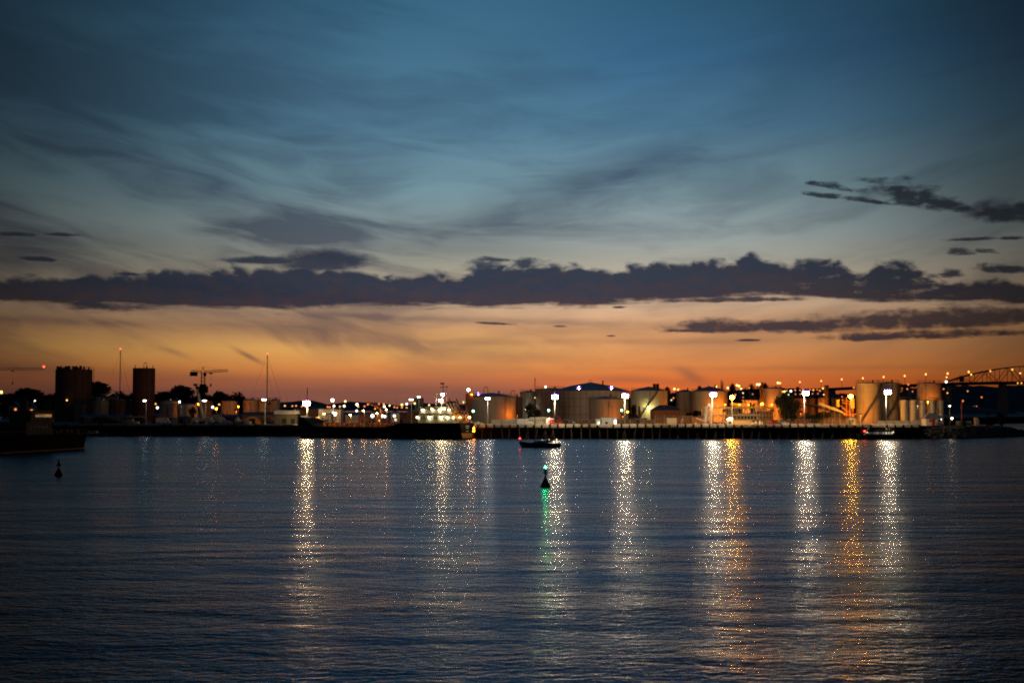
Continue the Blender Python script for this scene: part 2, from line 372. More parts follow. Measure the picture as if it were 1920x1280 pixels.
E = dict(
    dimflood=em('floodlight_far', (1.0, 0.9, 0.72), 16), ball=em('lamp_globe', (1.0, 0.85, 0.6), 16),
    flood=em('floodlight_white', (1.0, 0.77, 0.49), 430), floodw=em('floodlight_cool', (1.0, 0.88, 0.7), 150),
    warm=em('floodlight_warm', (1.0, 0.66, 0.32), 250), sodium=em('sodium_lamp', (1.0, 0.36, 0.012), 700),
    sodium3=em('sodium_yard', (1.0, 0.22, 0.01), 620), sodium2=em('sodium_small', (1.0, 0.24, 0.012), 42), ship=em('deck_lamp', (1.0, 0.78, 0.36), 36), shipw=em('deck_lamp_strong', (1.0, 0.74, 0.42), 210),
    shipo=em('deck_lamp_amber', (1.0, 0.5, 0.14), 260), violet=em('floodlight_high', (1.0, 0.84, 0.66), 260), rim=em('violet_fringe', (0.28, 0.06, 0.95), 1.1, False), rimp=em('pink_fringe', (0.95, 0.12, 0.75), 1.0, False),  # the violet and pink rim emitters imitate lens colour fringing
    tankl=em('wall_lamp_yellow', (1.0, 0.86, 0.3), 400), green=em('green_lamp', (0.05, 1.0, 0.38), 60), greenl=em('green_yard_lamp', (0.25, 1.0, 0.6), 12, False),
    buoy=em('buoy_lantern', (0.02, 1.0, 0.22), 170), red=em('red_lamp', (1.0, 0.02, 0.02), 25), redl=em('red_signal', (1.0, 0.05, 0.02), 8, False),
    w=em('far_lamp_white', (1.0, 0.93, 0.8), 3.5, False), y=em('far_lamp_yellow', (1.0, 0.72, 0.2), 2.6, False), o=em('far_lamp_orange', (1.0, 0.36, 0.06), 1.8, False), oo=em('far_lamp_amber', (1.0, 0.5, 0.12), 2.6, False),
    bl=em('bridge_lamp', (1.0, 0.4, 0.08), 3.2, False), d=em('far_lamp_dim', (1.0, 0.28, 0.08), 1.2, False), win=em('lit_window', (1.0, 0.72, 0.36), 2.2, False), wing=em('lit_window_pale', (0.75, 1.0, 0.75), 1.6, False),
)

# ------------------------------------------------------------------ land
WL = [(X(1722, 460), 460.0), (X(897, 466), 466.0), (X(562, 500), 500.0), (X(140, 510), 510.0), (-330.0, 524.0)]   # quay line, right to left
def build_ground():
    n = len(WL)
    poly = [(x, y + 3) for x, y in WL] + [(-900, 1100), (-900, 1900), (700, 1900), (760, 1500), (205, 760), (150, 520), (143, 476)]
    m = MB(); m.add([(x, y, GZ - 0.05) for x, y in poly], [tuple(range(len(poly)))])
    tag(m.build('ground', M['asph']), kind='structure')
build_ground()
def hill(name, pts, Y, depth, matr, z0=-1.0, rough=1.0):
    """ridge whose skyline runs through (px, py) at depth Y"""
    m = MB(); vs = []; fs = []; k = 0
    r = random.Random(int(Y)); n = 90; rows = 7
    x0, x1 = pts[0][0], pts[-1][0]
    def top(px):
        for (a, b), (c, d) in zip(pts, pts[1:]):
            if a <= px <= c: t = (px - a) / (c - a); t = t * t * (3 - 2 * t); return b + (d - b) * t
        return pts[-1][1]
    for j in range(rows):
        t = j / (rows - 1); prof = math.sin(min(t * 2.0, 1) * math.pi / 2) if t < 0.5 else math.cos((t - 0.5) * math.pi)
        for i in range(n + 1):
            px = x0 + (x1 - x0) * i / n; xx = X(px, Y)
            zt = Z(top(px), Y) + r.uniform(-1, 1) * rough * (prof > 0.5)
            vs.append((xx, Y - depth / 2 + depth * t, z0 + (zt - z0) * max(prof, 0)))
    fs = [(j * (n + 1) + i, j * (n + 1) + i + 1, (j + 1) * (n + 1) + i + 1, (j + 1) * (n + 1) + i) for j in range(rows - 1) for i in range(n)]
    m.add(vs, fs); return tag(m.build(name, matr), kind='structure')
hill('hill_ridge', [(1090, 762), (1180, 746), (1300, 734), (1380, 731), (1460, 727), (1530, 735), (1620, 742), (1700, 746), (1790, 760)], 1500, 500, M['hill'], 0, 1.2)
hill('headland', [(1660, 760), (1705, 734), (1745, 722), (1800, 724), (1860, 726), (1930, 722), (2200, 720), (2600, 730)], 3200, 900, M['hill'], -1, 4)
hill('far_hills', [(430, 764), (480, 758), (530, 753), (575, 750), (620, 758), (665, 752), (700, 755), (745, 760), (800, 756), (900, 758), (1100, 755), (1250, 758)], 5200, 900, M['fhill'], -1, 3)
hill('suburb_ridge', [(-400, 739), (0, 740), (60, 740), (130, 744), (240, 745), (330, 742), (430, 747), (520, 757), (560, 763)], 1300, 350, M['hill'], 0, 1.0)

def build_shore():
    m = MB(); r = random.Random(5); n = 70; rows = 16; vs = []
    for i in range(n + 1):
        t = i / n; px = 1716 + (1945 - 1716) * t
        yb = 460 + 4 * t + 58 * max(0, t - 0.35) ** 1.3
        topz = 3.9 - 0.5 * t - 3.6 * max(0, (t - 0.8) / 0.2) ** 1.6
        for j in range(rows + 1):
            s = j / rows; y = yb + s * (34 - 8 * t)
            z = -0.8 + (topz + 0.8) * math.sin(min(s * 2.6, 1) * math.pi / 2) * (1 if s < 0.75 else 1 - ((s - 0.75) / 0.25) ** 2)
            vs.append((X(px, yb) + r.uniform(-.5, .5), y + r.uniform(-.5, .5), z + r.uniform(-.35, .35)))
    fs = [(i * (rows + 1) + j, i * (rows + 1) + j + 1, (i + 1) * (rows + 1) + j + 1, (i + 1) * (rows + 1) + j) for i in range(n) for j in range(rows)]
    m.add(vs, fs)
    tag(m.build('rocky_shore', M['rock']), kind='structure')
    b = MB()
    for i in range(420):                                   # boulders tipped along the point
        t = r.random(); px = 1716 + 222 * t; yb = 460 + 4 * t + 58 * max(0, t - 0.35) ** 1.3
        s = r.uniform(0, 8); rr = r.uniform(0.3, 0.9)
        b.lathe([(0, -rr * .7), (rr * r.uniform(.7, 1), -rr * .3), (rr * r.uniform(.7, 1), rr * .3), (0, rr * .65)], (X(px, yb) + r.uniform(-.6, .6), yb + s, 0.2 + s * 0.45 * (1 - t * .5)), 6, False)
    tag(b.build('boulders', M['rock']), kind='stuff', label='dark boulders tipped along the rocky point', cat='boulders')
build_shore()

# ------------------------------------------------------------------ quay
def seg(a, b):
    a, b = Vector((*a, 0)), Vector((*b, 0)); d = (b - a); return a, d.length, d.normalized(), Vector((-d.normalized().y, d.normalized().x, 0))
def build_wharf(pts, label, spacing, kerb, group=None):
    root = thing('wharf', (pts[0][0], pts[0][1], 0), label, 'wharf'); o0 = Vector((pts[0][0], pts[0][1], 0)); r = random.Random(11)
    deck = MB(); kb = MB(); back = MB(); cap = MB()
    for a, b in zip(pts, pts[1:]):
        p, L, d, nrm = seg(a, b)
        if nrm.y < 0: nrm = -nrm
        p = p - o0; rz = math.atan2(d.y, d.x); mid = p + d * L / 2
        deck.box(mid + nrm * 6.3 + Vector((0, 0, GZ - 0.3)), (L, 12.6, 0.6), rz)
        back.box(mid + nrm * 5.5 + Vector((0, 0, 0.9)), (L, 0.4, 4.6), rz)
        cap.box(mid + nrm * 0.9 + Vector((0, 0, GZ - 0.95)), (L, 0.5, 0.7), rz)
        k = int(L / 2.55)
        for i in range(k):
            c = p + d * ((i + 0.5) * L / k)
            if kerb: hl = 1.27 * r.uniform(.68, .84); q0 = c - nrm * 0.05; kb.add([q0 + d * (hl * sg) + nrm * yy + Vector((0, 0, GZ + zz)) for sg in (-1, 1) for yy, zz in ((0, -.35), (.16, .5), (.62, .6), (.62, -.35))], [(0, 1, 2, 3), (7, 6, 5, 4), (0, 4, 5, 1), (1, 5, 6, 2), (2, 6, 7, 3), (3, 7, 4, 0)])
            if r.random() < (0.9 if kerb else 0.3):
                f = p + d * (i * L / k)
                MB().box(f - nrm * 0.22 + Vector((0, 0, GZ - 0.35)), (0.55, 0.4, 1.1 + r.random() * .5), rz).build('fender', M['rubber'], root)
        k = int(L / spacing)
        for i in range(k):
            c = p + d * ((i + 0.5) * L / k + r.uniform(-.3, .3)); pm = MB(); lean = r.choice((0, 0, 0.5, -0.5)); rr = r.uniform(.17, .23)
            pm.tube(c + nrm * 0.55 + Vector((0, 0, GZ - 0.9)), c + nrm * 0.3 + d * lean + Vector((0, 0, -1.6)), rr, rr * 1.15, 8)
            if r.random() < 0.5: pm.tube(c + nrm * 0.7 + Vector((0, 0, GZ - 1.3)), c + d * 1.1 - nrm * .1 + Vector((0, 0, -1.6)), rr * .8, n=6)
            pm.build('pile', M['brown_pile'] if (kerb and r.random() < 0.3) else M['timber'], root)
    deck.build('deck', M['conc'], root); back.build('retaining_wall', M['timber'], root); cap.build('cap_beam', M['timber'], root)
    if kerb: kb.build('kerb', M['beam'], root)
    return root
build_wharf(WL[:2], 'long timber piled wharf with pale kerb blocks under the bright floodlights', 2.9, True)
build_wharf(WL[1:3], 'angled stretch of piled wharf behind the moored tanker', 3.4, True)
build_wharf(WL[2:], 'unlit dark piled wharf left of the tanker bow', 5.2, False)

# ------------------------------------------------------------------ lamps
def floodmast(px, py, Y, label, e='flood', rows=2, n=3, s=0.6, mul=1.0, base=GZ, rim=None, poleup=0.0, dia=0.16):
    x = X(px, Y); zt = Z(py, Y) - base; yo = -2.3
    root = thing('floodlight_mast', (x, Y, base), label, 'floodlight', 'floodlight masts along the wharf')
    m = MB(); m.tube((0, 0, 0), (0, 0, zt + poleup), dia, dia * 0.6, 10); m.box((0, 0, 0.15), (0.7, 0.7, 0.3)); m.build('pole', M['pole'], root)
    w = n * s * 1.12
    m = MB()
    m.tube((0, 0, zt - .6), (0, yo + .3, zt), .06, n=5); m.tube((0, 0, zt + .2), (0, yo + .3, zt + .2), .05, n=5)
    for j in range(rows): m.box((0, yo + 0.3, zt + (j - (rows - 1) / 2) * s * 1.05), (w + 0.2, 0.1, 0.1))
    m.build('crossarm', M['steel'], root)
    for j in range(rows):
        for i in range(n):
            c = ((i - (n - 1) / 2) * s * 1.12, yo, zt + (j - (rows - 1) / 2) * s * 1.05)
            h = MB().box((c[0], c[1], c[2] + s * 0.44), (s * 1.02, s * 0.8, 0.05)).build('lamp_housing', M['steel'], root)
            MB().ball(c, s * 0.52, 7, 4).build('lens', E[e], h)
    if rim:  # glowing ring added around the head, imitates coloured lens fringing
        MB().lathe([(w * .5, 0), (w * .57, 0), (w * .54, 0.34), (w * .5, 0.3), (w * .5, 0)], (0, yo, zt + s * rows * 0.54), 14).build('added_halo', E[rim], root)
    return root
floodmast(1040, 744, 461.8, 'tall floodlight mast with a pole tip rising above its lamps, beside the red kiosk', poleup=2.4, rim='rim')
floodmast(1171, 742, 461.8, 'floodlight mast standing between the small front tank and the yellow-lit tank', rim='rimp')
floodmast(1335, 740, 461.8, 'very bright floodlight mast beside the white loading arm', n=3, rim='rim')
floodmast(1507, 737, 461.8, 'floodlight mast above the small orange box by the dark tree', n=3, rim='rim')
floodmast(1660, 735, 461.8, 'floodlight mast in front of the tall twin tanks with stairs', n=3, s=0.62, rim='rim')
floodmast(914.5, 747, 469, 'slim floodlight mast in front of the wide grey tank just right of the ship', e='floodw', rows=1, n=3, s=0.5)
floodmast(577, 756, 508, 'strongest floodlight mast, rising behind the raised bow of the tanker', e='warm', rows=2, n=3, s=0.75, rim='rimp', poleup=5.5, dia=0.3)
floodmast(275.5, 751, 520, 'floodlight mast between the narrow dark silo and the dark wharf edge', e='dimflood', rows=1, n=2, s=0.5)
floodmast(387, 751, 520, 'floodlight mast just right of the leaning white crane boom', e='dimflood', rows=1, n=3, s=0.45)
floodmast(498, 749, 512, 'floodlight mast below the tall yacht mast among the boats on land', e='dimflood', rows=1, n=3, s=0.5)
floodmast(340.5, 753, 560, 'floodlight mast in front of the grey tank behind the mobile crane', e='dimflood', rows=1, n=1, s=0.6)
floodmast(625.5, 750, 515, 'floodlight mast behind the pipework deck of the tanker', e='dimflood', rows=2, n=2, s=0.45)
floodmast(772, 749, 540, 'floodlight mast left of the lit grey silos behind the ship', e='dimflood', rows=1, n=3, s=0.45)
floodmast(786, 744, 560, 'floodlight mast on top of the lit grey silos behind the ship', e='dimflood', rows=1, n=2, s=0.5)

def streetlamp(name, px, py, Y, e, r, label, group, cat='street lamp', base=GZ, pole=True, parts=True):
    x = X(px, Y); zt = Z(py, Y)
    base = min(base, zt - 1.5)
    root = thing(name, (x, Y, base), label, cat, group)
    if pole: MB().tube((0, 0.1, 0), (0, 0.1, zt - base), 0.07 + Y * 3e-5, n=5).build('pole', M['dark'], root)
    MB().ball((0, 0, zt - base), r, 6, 4).build('lamp', E[e], root)
    return root
# sodium lamps that light the yards
def sodium(px, py, Y, label, e='sodium', r=0.5):
    x = X(px, Y); zt = Z(py, Y) - GZ
    root = thing('sodium_lamp', (x, Y, GZ), label, 'yard lamp', 'orange sodium lamps in the tank yards')
    MB().tube((0, 0, 0), (0, 0, zt), 0.11, 0.08, 8).build('pole', M['pole'], root)
    h = MB().box((0, 0, zt + r * .85), (r * 2.2, r * 2, 0.08)).build('lamp_housing', M['steel'], root)
    MB().ball((0, 0, zt), r, 8, 5, .8).build('lens', E[e], h)
    if e == 'sodium3':  # plate added on the viewer's side, blocks the lens and its water streak
        sh = MB(); sh.box((0, -r * 1.3, zt - r * .1), (r * 2.9, .06, r * 2.2)); sh.build('added_shield', M['dark'], root)
sodium(1372, 745, 473, 'bright orange lamp above the lit steel stair of the pipe building', r=0.8)
sodium(1594, 743, 486, 'bright orange lamp over the conveyor left of the tall twin tanks', r=0.78)
sodium(990, 771, 545, 'small orange lamp in the gap right of the wide grey tank', 'sodium2', .4)
sodium(1262, 770, 575, 'small orange lamp low behind the dark pitched shed', 'sodium2', .4)
sodium(1176, 772, 540, 'small orange lamp low behind the tank with the yellow-lit wall', 'sodium2', .35)
sodium(1376, 757, 560, 'orange lamp at the right end of the long pale tank', 'sodium2', .4)
sodium(1428, 757, 545, 'orange lamp between the low orange tank and the tall orange tank', 'sodium2', .5)
sodium(1690, 756, 512, 'orange lamp hidden between the right twin tank and the small silos', 'sodium2', .5)
sodium(1738, 753, 525, 'orange lamp behind the middle of the small silos', 'sodium2', .5)
sodium(372, 758, 590, 'orange lamp behind the leaning crane boom', 'sodium2', .5)
sodium(407, 766, 585, 'orange lamp low between the small grey tanks on the left', 'sodium2', .45)
sodium(448, 762, 590, 'orange lamp between the pale tanks left of the yacht mast', 'sodium2', .3)
sodium(540, 774, 520, 'orange lamp beside the white shed roof near the tanker bow', 'sodium2', .3)
for px, py, Y, r, l in ((1446, 769, 569, .5, 'orange lamp low before the tall orange tank, screened by the pipe rack'), (1408, 770, 569, .4, 'orange lamp low before the squat orange tank, screened by the pipe rack'), (1358, 769, 577, .5, 'orange lamp low before the right end of the long pale tank'),
                        (1742, 762, 533, .5, 'orange lamp between the small silos and the orange tank behind them'), (1543, 772, 578, .5, 'orange lamp behind the sloping shed under the short chimney'), (1500, 772, 578, .4, 'orange lamp behind the dark round tree'),
                        (970, 775, 536, .28, 'orange lamp at the foot of the glowing rust-brown tank'), (444, 768, 572, .4, 'orange lamp at the foot of the grey tank behind the stored boats'), (1168, 778, 512, .3, 'orange lamp right of the smaller front tank'), (1612, 776, 495, .3, 'orange lamp in the pipes at the left foot of the twin tanks')):
    sodium(px, py, Y, l, 'sodium3', r)
# small lamps: (px, py, Y, emitter, radius)
small = [(648, 752, 620, 'y', .5, 'yellow-green lamp, upper of two, behind the tanker deck'), (646, 761, 600, 'w', .5, 'white lamp, lower of two, behind the tanker deck'),
         (627, 761, 505, 'w', .4, 'white lamp halfway up behind the tanker foredeck'), (625.5, 773.5, 505, 'w', .4, 'white lamp low over the tanker foredeck, upper of a pair'), (629, 777.5, 505, 'w', .45, 'white lamp low over the tanker foredeck, lower of a pair'),
         (670, 758, 620, 'w', .6, 'white lamp with orange edge above the white container'), (669.5, 770, 560, 'w', .45, 'white lamp just above the white container'),
         (699, 779.5, 500, 'w', .65, 'large white lamp over the middle of the tanker'), (683, 777, 520, 'y', .35, 'yellow lamp left of the large white lamp over the tanker'),
         (721, 762, 640, 'w', .55, 'white lamp on a pole above the pair of bright lamps'), (717, 779.5, 500, 'w', .6, 'bright white lamp, left of a close pair over the tanker'), (722, 780.5, 500, 'w', .5, 'bright white lamp, right of a close pair over the tanker'),
         (740, 779.5, 505, 'w', .5, 'white lamp beside the small yellow-lit hut behind the tanker'), (731, 760, 700, 'y', .45, 'yellow lamp far behind the middle of the tanker'),
         (754, 758.5, 640, 'y', .55, 'yellow-white lamp left of the white one behind the tanker'), (763, 757, 640, 'w', .5, 'cool white lamp left of the grey silos'), (778, 756, 560, 'y', .4, 'yellow lamp on the grey silos'), (805, 759, 600, 'y', .35, 'yellow lamp right of the grey silos'),
         (555, 767, 620, 'y', .6, 'yellow-green lamp above the brown shed left of the tanker bow'), (400, 763, 545, 'w', .5, 'white lamp low right of the crane boom'), (296.5, 764, 560, 'w', .5, 'white lamp left of the grey tank by the narrow silo'),
         (322, 750, 640, 'oo', .45, 'orange lamp above the grey tank roof by the narrow silo'), (887.5, 770.5, 500, 'greenl', .4, 'green lamp between the ship stern and the wide grey tank'), (1028.5, 769, 478, 'greenl', .38, 'green lamp above the red kiosk'), (1165, 769, 478, 'greenl', .34, 'green lamp left of the mast by the yellow-lit tank'),
         (1023, 725, 540, 'w', .42, 'white lamp on the roof edge of the plain tank left of the big tank'), (187, 764, 700, 'w', .5, 'white lamp right of the wide dark silo'), (159, 752, 620, 'y', .6, 'yellow lamp on the right side of the wide dark silo'), (127, 750, 600, 'oo', .35, 'dim orange lamp low on the wide dark silo'),
         (169, 757, 640, 'oo', .35, 'orange lamp just right of the wide dark silo'), (293, 757, 700, 'o', .5, 'orange lamp near the narrow silo foot'), (412, 758, 700, 'o', .5, 'orange lamp behind the leaning crane boom area'), (197, 744, 900, 'd', 1.2, 'reddish lamp in the trees right of the wide silo'), (213, 745, 900, 'd', 1.1, 'faint orange lamp in the trees left of the yacht mast')]
for px, py, Y, e, r, l in small: streetlamp('yard_lamp', px, py, Y, e, r, l, 'small yard lamps behind the quay', 'yard lamp')
ORD = ('leftmost', 'second', 'third', 'fourth', 'fifth', 'sixth', 'seventh', 'eighth', 'ninth', 'tenth', 'eleventh', 'twelfth', 'thirteenth', 'fourteenth', 'fifteenth')
CN = {'y': 'yellow', 'w': 'white', 'oo': 'amber', 'o': 'orange', 'd': 'faint reddish'}
def ordinal(lst, px, e, what):
    xs = sorted(p[0] for p in lst if p[2] == e); i = xs.index(px)
    if len(xs) == 1: return 'the only %s %s' % (CN[e], what)
    return '%s %s %s%s' % (ORD[min(i, 14)], CN[e], what, '' if i == 0 else ', counted from the left')
# street lamps over the far slopes, too small to tell apart except by colour and slope
L_right = [(1264, 729, 'y'), (1271, 730, 'oo'), (1342, 724.5, 'y'), (1364, 727, 'y'), (1381, 722, 'y'), (1385, 723.5, 'y'), (1389, 728.5, 'y'), (1404, 727, 'd'), (1419, 720.5, 'y'), (1423, 720.5, 'w'), (1458, 717.5, 'y'), (1462, 718, 'oo'), (1466, 734, 'o'), (1470, 734, 'y'),
           (1482, 733, 'w'), (1490, 731.5, 'd'), (1499, 732, 'd'), (1505, 731, 'o'), (1518, 731, 'd'), (1524, 731, 'o'), (1531, 731, 'd'), (1542, 728, 'oo'), (1600, 726.5, 'd'), (1702, 720.5, 'd'), (1249, 747, 'd'), (1256, 747, 'd'), (1262, 746, 'd'), (1378, 740, 'd'), (1453, 735, 'd'), (1474, 733, 'o'), (1511, 733, 'y'), (1536, 732, 'd')]
for px, py, e in L_right:
    streetlamp('street_lamp', px, py, 1240, e, 1.0 if e in 'yw' else .85, ordinal(L_right, px, e, 'lamp on the wooded slope'), 'street lamps on the right-hand slope', base=Z(py, 1240) - 7)
L_left = [(4, 735, 'y'), (26, 750, 'y'), (36, 757, 'y'), (44, 751, 'o'), (54, 753.5, 'oo'), (67, 752, 'w'), (73.5, 754, 'w'), (66, 765.5, 'w'), (86, 753.5, 'oo'), (86.5, 760, 'oo'), (90, 748, 'd'), (2, 767, 'o'), (2, 756, 'd'), (3, 788, 'w'), (13, 788, 'd')]
for px, py, e in L_left:
    streetlamp('street_lamp', px, py, 900, e, 1.0 if e in 'yw' else .8, ordinal(L_left, px, e, 'lamp behind the dark vessel'), 'street lamps behind the dark vessel', base=Z(py, 900) - 7)
L_mid = [(535, 760.5, 'o'), (549, 761, 'd'), (556, 760.5, 'd'), (567, 761.5, 'd'), (574, 762, 'o'), (615, 762.5, 'd'), (619, 763, 'd'), (638, 762, 'o'), (672, 762, 'o'), (684, 761.5, 'd'), (704, 766, 'o'), (720, 757.5, 'o'), (740, 763, 'd'), (745, 764, 'd'), (754, 763.5, 'o'), (763, 764, 'o'), (690, 758, 'd'), (711, 757, 'd'), (850, 757, 'oo'), (832, 755, 'd'), (856, 753.5, 'y'), (870, 753.5, 'y'), (848, 757, 'o'), (594, 783, 'o'), (598, 782, 'oo'), (712, 788, 'oo')]
for px, py, e in L_mid:
    Y = 1100 if py < 765 else 520
    streetlamp('street_lamp', px, py, Y, e, (.9 if e in 'yw' else .75) * (1 if Y > 600 else .4), ordinal(L_mid, px, e, 'lamp low behind the tanker'), 'distant lamps behind the tanker', base=max(Z(py, Y) - 7, GZ - 3))
L_pt = [(1773, 715.5, 'w'), (1774, 707, 'oo'), (1775, 736.5, 'o'), (1813, 733, 'd'), (1907, 718, 'o'), (1914, 718, 'o'), (1839, 744.5, 'd'), (1824, 762, 'd'), (1829, 762, 'd'), (1768, 729, 'd'), (1700, 729, 'd'), (1912, 699.5, 'oo'), (1820, 702, 'oo')]
for px, py, e in L_pt:
    streetlamp('street_lamp', px, py, 1850, e, (1.6 if e in 'yw' else 1.1), ordinal(L_pt, px, e, 'lamp around the bridge'), 'lamps around the bridge', base=Z(py, 1850) - 9)

# ------------------------------------------------------------------ bridge
def build_bridge():
    Y = 1900; k = mpp(Y)
    def P(px, py, dy=0): v = at(px, py, Y); return Vector((v.x - X(1900, Y), dy, v.z))
    root = thing('arch_bridge', (X(1900, Y), Y, 0), 'long steel truss bridge with a raised curved arch at the right edge', 'bridge')
    dk = [(1500, 731), (1560, 729), (1640, 725), (1720, 721.5), (1790, 719), (1850, 717.5), (1920, 717), (2000, 718), (2100, 721), (2240, 729)]
    m = MB()
    for a, b in zip(dk, dk[1:]):
        p, q = P(*a), P(*b)
        m.add([p + Vector((0, y, z)) for y in (-9, 9) for z in (-2.4, 1.6)] + [q + Vector((0, y, z)) for y in (-9, 9) for z in (-2.4, 1.6)], [(0, 1, 3, 2), (4, 6, 7, 5), (0, 4, 5, 1), (2, 3, 7, 6), (0, 2, 6, 4), (1, 5, 7, 3)])
    m.build('deck', M['dark'], root)
    def chord(px):
        t = (px - 1776) / (1940 - 1776); t = max(0, min(1, t)) if px < 1940 else 1 - max(0, min(1, (px - 1940) / 164))
        return 715 - 29 * math.sin(t * math.pi / 2) ** 0.9
    n = 14
    xs = [1776 + (2104 - 1776) * i / n for i in range(n + 1)]
    def deckz(px):
        for a, b in zip(dk, dk[1:]):
            if a[0] <= px <= b[0]: return a[1] + (b[1] - a[1]) * (px - a[0]) / (b[0] - a[0])
    for y in (-9, 9):
        m = MB()
        for i in range(n):
            a, b = xs[i], xs[i + 1]
            m.tube(P(a, chord(a), y), P(b, chord(b), y), 0.85, n=4)
            m.tube(P(b, chord(b), y), P(b, deckz(b), y), 0.42, n=4)
            if i % 2: m.tube(P(a, chord(a), y), P(b, deckz(b), y), 0.5, n=4)
            else: m.tube(P(a, deckz(a), y), P(b, chord(b), y), 0.5, n=4)
        m.build('arch_truss', M['rust'], root)
    m = MB()
    for a, b in ((1700, 1776), (1640, 1700)):
        for i in range(4):
            p = a + (b - a) * i / 4; q = a + (b - a) * (i + 1) / 4
            m.tube(P(p, deckz(p) + 1), P((p + q) / 2, deckz(p) + 9), 0.5, n=4); m.tube(P((p + q) / 2, deckz(p) + 9), P(q, deckz(q) + 1), 0.5, n=4); m.tube(P(p, deckz(p) + 9), P(q, deckz(q) + 9), 0.7, n=4)
    m.build('under_truss', M['dark'], root)
    for px in (1560, 1640, 1700, 1776, 1880, 2104):
        t = P(px, deckz(px)); m = MB(); m.add([(t.x + a, b, z) for z, s in ((-1, 5), (t.z - 1.5, 2.6)) for a in (-s, s) for b in (-9, 9)], [(0, 1, 3, 2), (4, 6, 7, 5), (0, 4, 5, 1), (2, 3, 7, 6), (0, 2, 6, 4), (1, 5, 7, 3)])
        m.build('pier', M['conc'], root)
    # portal sheds and gantry where the arch begins
    MB().box(P(1803, 710), (3.4, 10, 8)).build('gantry', M['dark'], root)
    # road lamps on the bridge: things of their own
    for i, (px, py) in enumerate(((1499, 716), (1539, 714), (1577.5, 711), (1617, 709), (1656, 706.5), (1695.5, 704.5), (1735, 701.5), (1776, 700), (1815.5, 697), (1856, 695), (1897, 692.5), (1938, 690), (1979, 690))):
        zt = Z(py, Y - 8); zb = at(px, deckz(max(px, 1501)), Y - 8).z + 1.2
        r2 = thing('bridge_lamp', (X(px, Y - 8), Y - 8, zb), ORD[i] + ' orange road lamp along the bridge' + ('' if i == 0 else ', counted from the left'), 'street lamp', 'orange lamps along the bridge')
        MB().tube((0, 0, 0), (0, 0, zt - zb), 0.28, n=4).build('pole', M['dark'], r2)
        MB().ball((0, 0, zt - zb), 0.95 + 0.03 * i, 6, 4, 1.35).build('lamp', E['bl'], r2)
build_bridge()
# ------------------------------------------------------------------ tanks and silos
def tank(name, px0, px1, pyw, Y, label, m='tank', pya=None, rail=True, stair=None, base=GZ, group='storage tanks on the quay', cat='storage tank', ribs=0, hatch=True, n=40, vents=0):
    k = mpp(Y); r = (px1 - px0) / 2 * k; cx = X((px0 + px1) / 2, Y); h = Z(pyw, Y - r) - base
    ha = (Z(pya, Y) - base) if pya else h + 0.25
    root = thing(name, (cx, Y, base), label, cat, group)
    s = MB(); s.lathe([(r, 0), (r, h)], n=n)
    s.lathe([(r + .12, h - .35), (r + .12, h - .1), (r, h - .1)], n=n)
    s.build('shell', M[m], root)
    MB().lathe([(r + .05, h), (r * .98, h + .1), (r * .5, h + (ha - h) * .62), (0.35, ha)], n=n).build('roof', M['roofm'], root)
    if rail:
        g = MB(); q = max(14, int(r * 2.4))
        pts = [(math.cos(2 * math.pi * i / q) * r * .98, math.sin(2 * math.pi * i / q) * r * .98) for i in range(q + 1)]
        for (a, b), (c, d) in zip(pts, pts[1:]):
            g.tube((a, b, h), (a, b, h + 1.1), .04, n=4); g.tube((a, b, h + 1.1), (c, d, h + 1.1), .035, n=4); g.tube((a, b, h + .6), (c, d, h + .6), .025, n=3)
        g.build('railing', M['dark'], root)
    if stair is not None:
        g = MB(); a0, a1 = stair; q = 22
        pts = [((r + .55) * math.cos(a0 + (a1 - a0) * i / q), (r + .55) * math.sin(a0 + (a1 - a0) * i / q), h * i / q) for i in range(q + 1)]
        for p, qq in zip(pts, pts[1:]):
            g.tube(p, qq, .28, n=4); g.tube(Vector(p) + Vector((0, 0, 1.1)), Vector(qq) + Vector((0, 0, 1.1)), .04, n=3); g.tube(p, Vector(p) + Vector((0, 0, 1.1)), .03, n=3)
        g.build('stair', M['dark'], root)
    else:
        g = MB()
        a = -math.pi / 2 + rnd.uniform(-.9, .9); p = Vector((math.cos(a) * (r + .25), math.sin(a) * (r + .25), 0)); t = Vector((-math.sin(a), math.cos(a), 0)) * .25
        g.tube(p - t, p - t + Vector((0, 0, h + .8)), .04, n=3); g.tube(p + t, p + t + Vector((0, 0, h + .8)), .04, n=3)
        for i in range(int(h / .6)): g.tube(p - t + Vector((0, 0, i * .6)), p + t + Vector((0, 0, i * .6)), .03, n=3)
        g.build('ladder', M['dark'], root)
    if ribs:
        g = MB()
        for i in range(ribs):
            a = 2 * math.pi * i / ribs; g.tube((math.cos(a) * (r + .1), math.sin(a) * (r + .1), 0), (math.cos(a) * (r + .1), math.sin(a) * (r + .1), h), .11, n=4)
        g.build('rib', M[m], root)
    if hatch:
        MB().tube((r * .3, -r * .25, ha - (ha - h) * .5), (r * .3, -r * .25, ha + .7), .28, n=8).build('vent', M['dark'], root)
    for i in range(vents):
        a = 2 * math.pi * i / vents + .4; MB().tube((math.cos(a) * r * .8, math.sin(a) * r * .8, h), (math.cos(a) * r * .8, math.sin(a) * r * .8, h + 1.5), .18, n=6).build('vent', M['dark'], root)
    return root
def loop_pipe(root, x, y, z, w, hh, r=.13):
    pts = [(x - w / 2, y, z - 1.5)] + [(x - w / 2 * math.cos(math.pi * i / 8), y, z + hh * math.sin(math.pi * i / 8)) for i in range(9)] + [(x + w / 2, y, z - 1.5)]
    MB().path(pts, r).build('vent_loop', M['steel'], root)
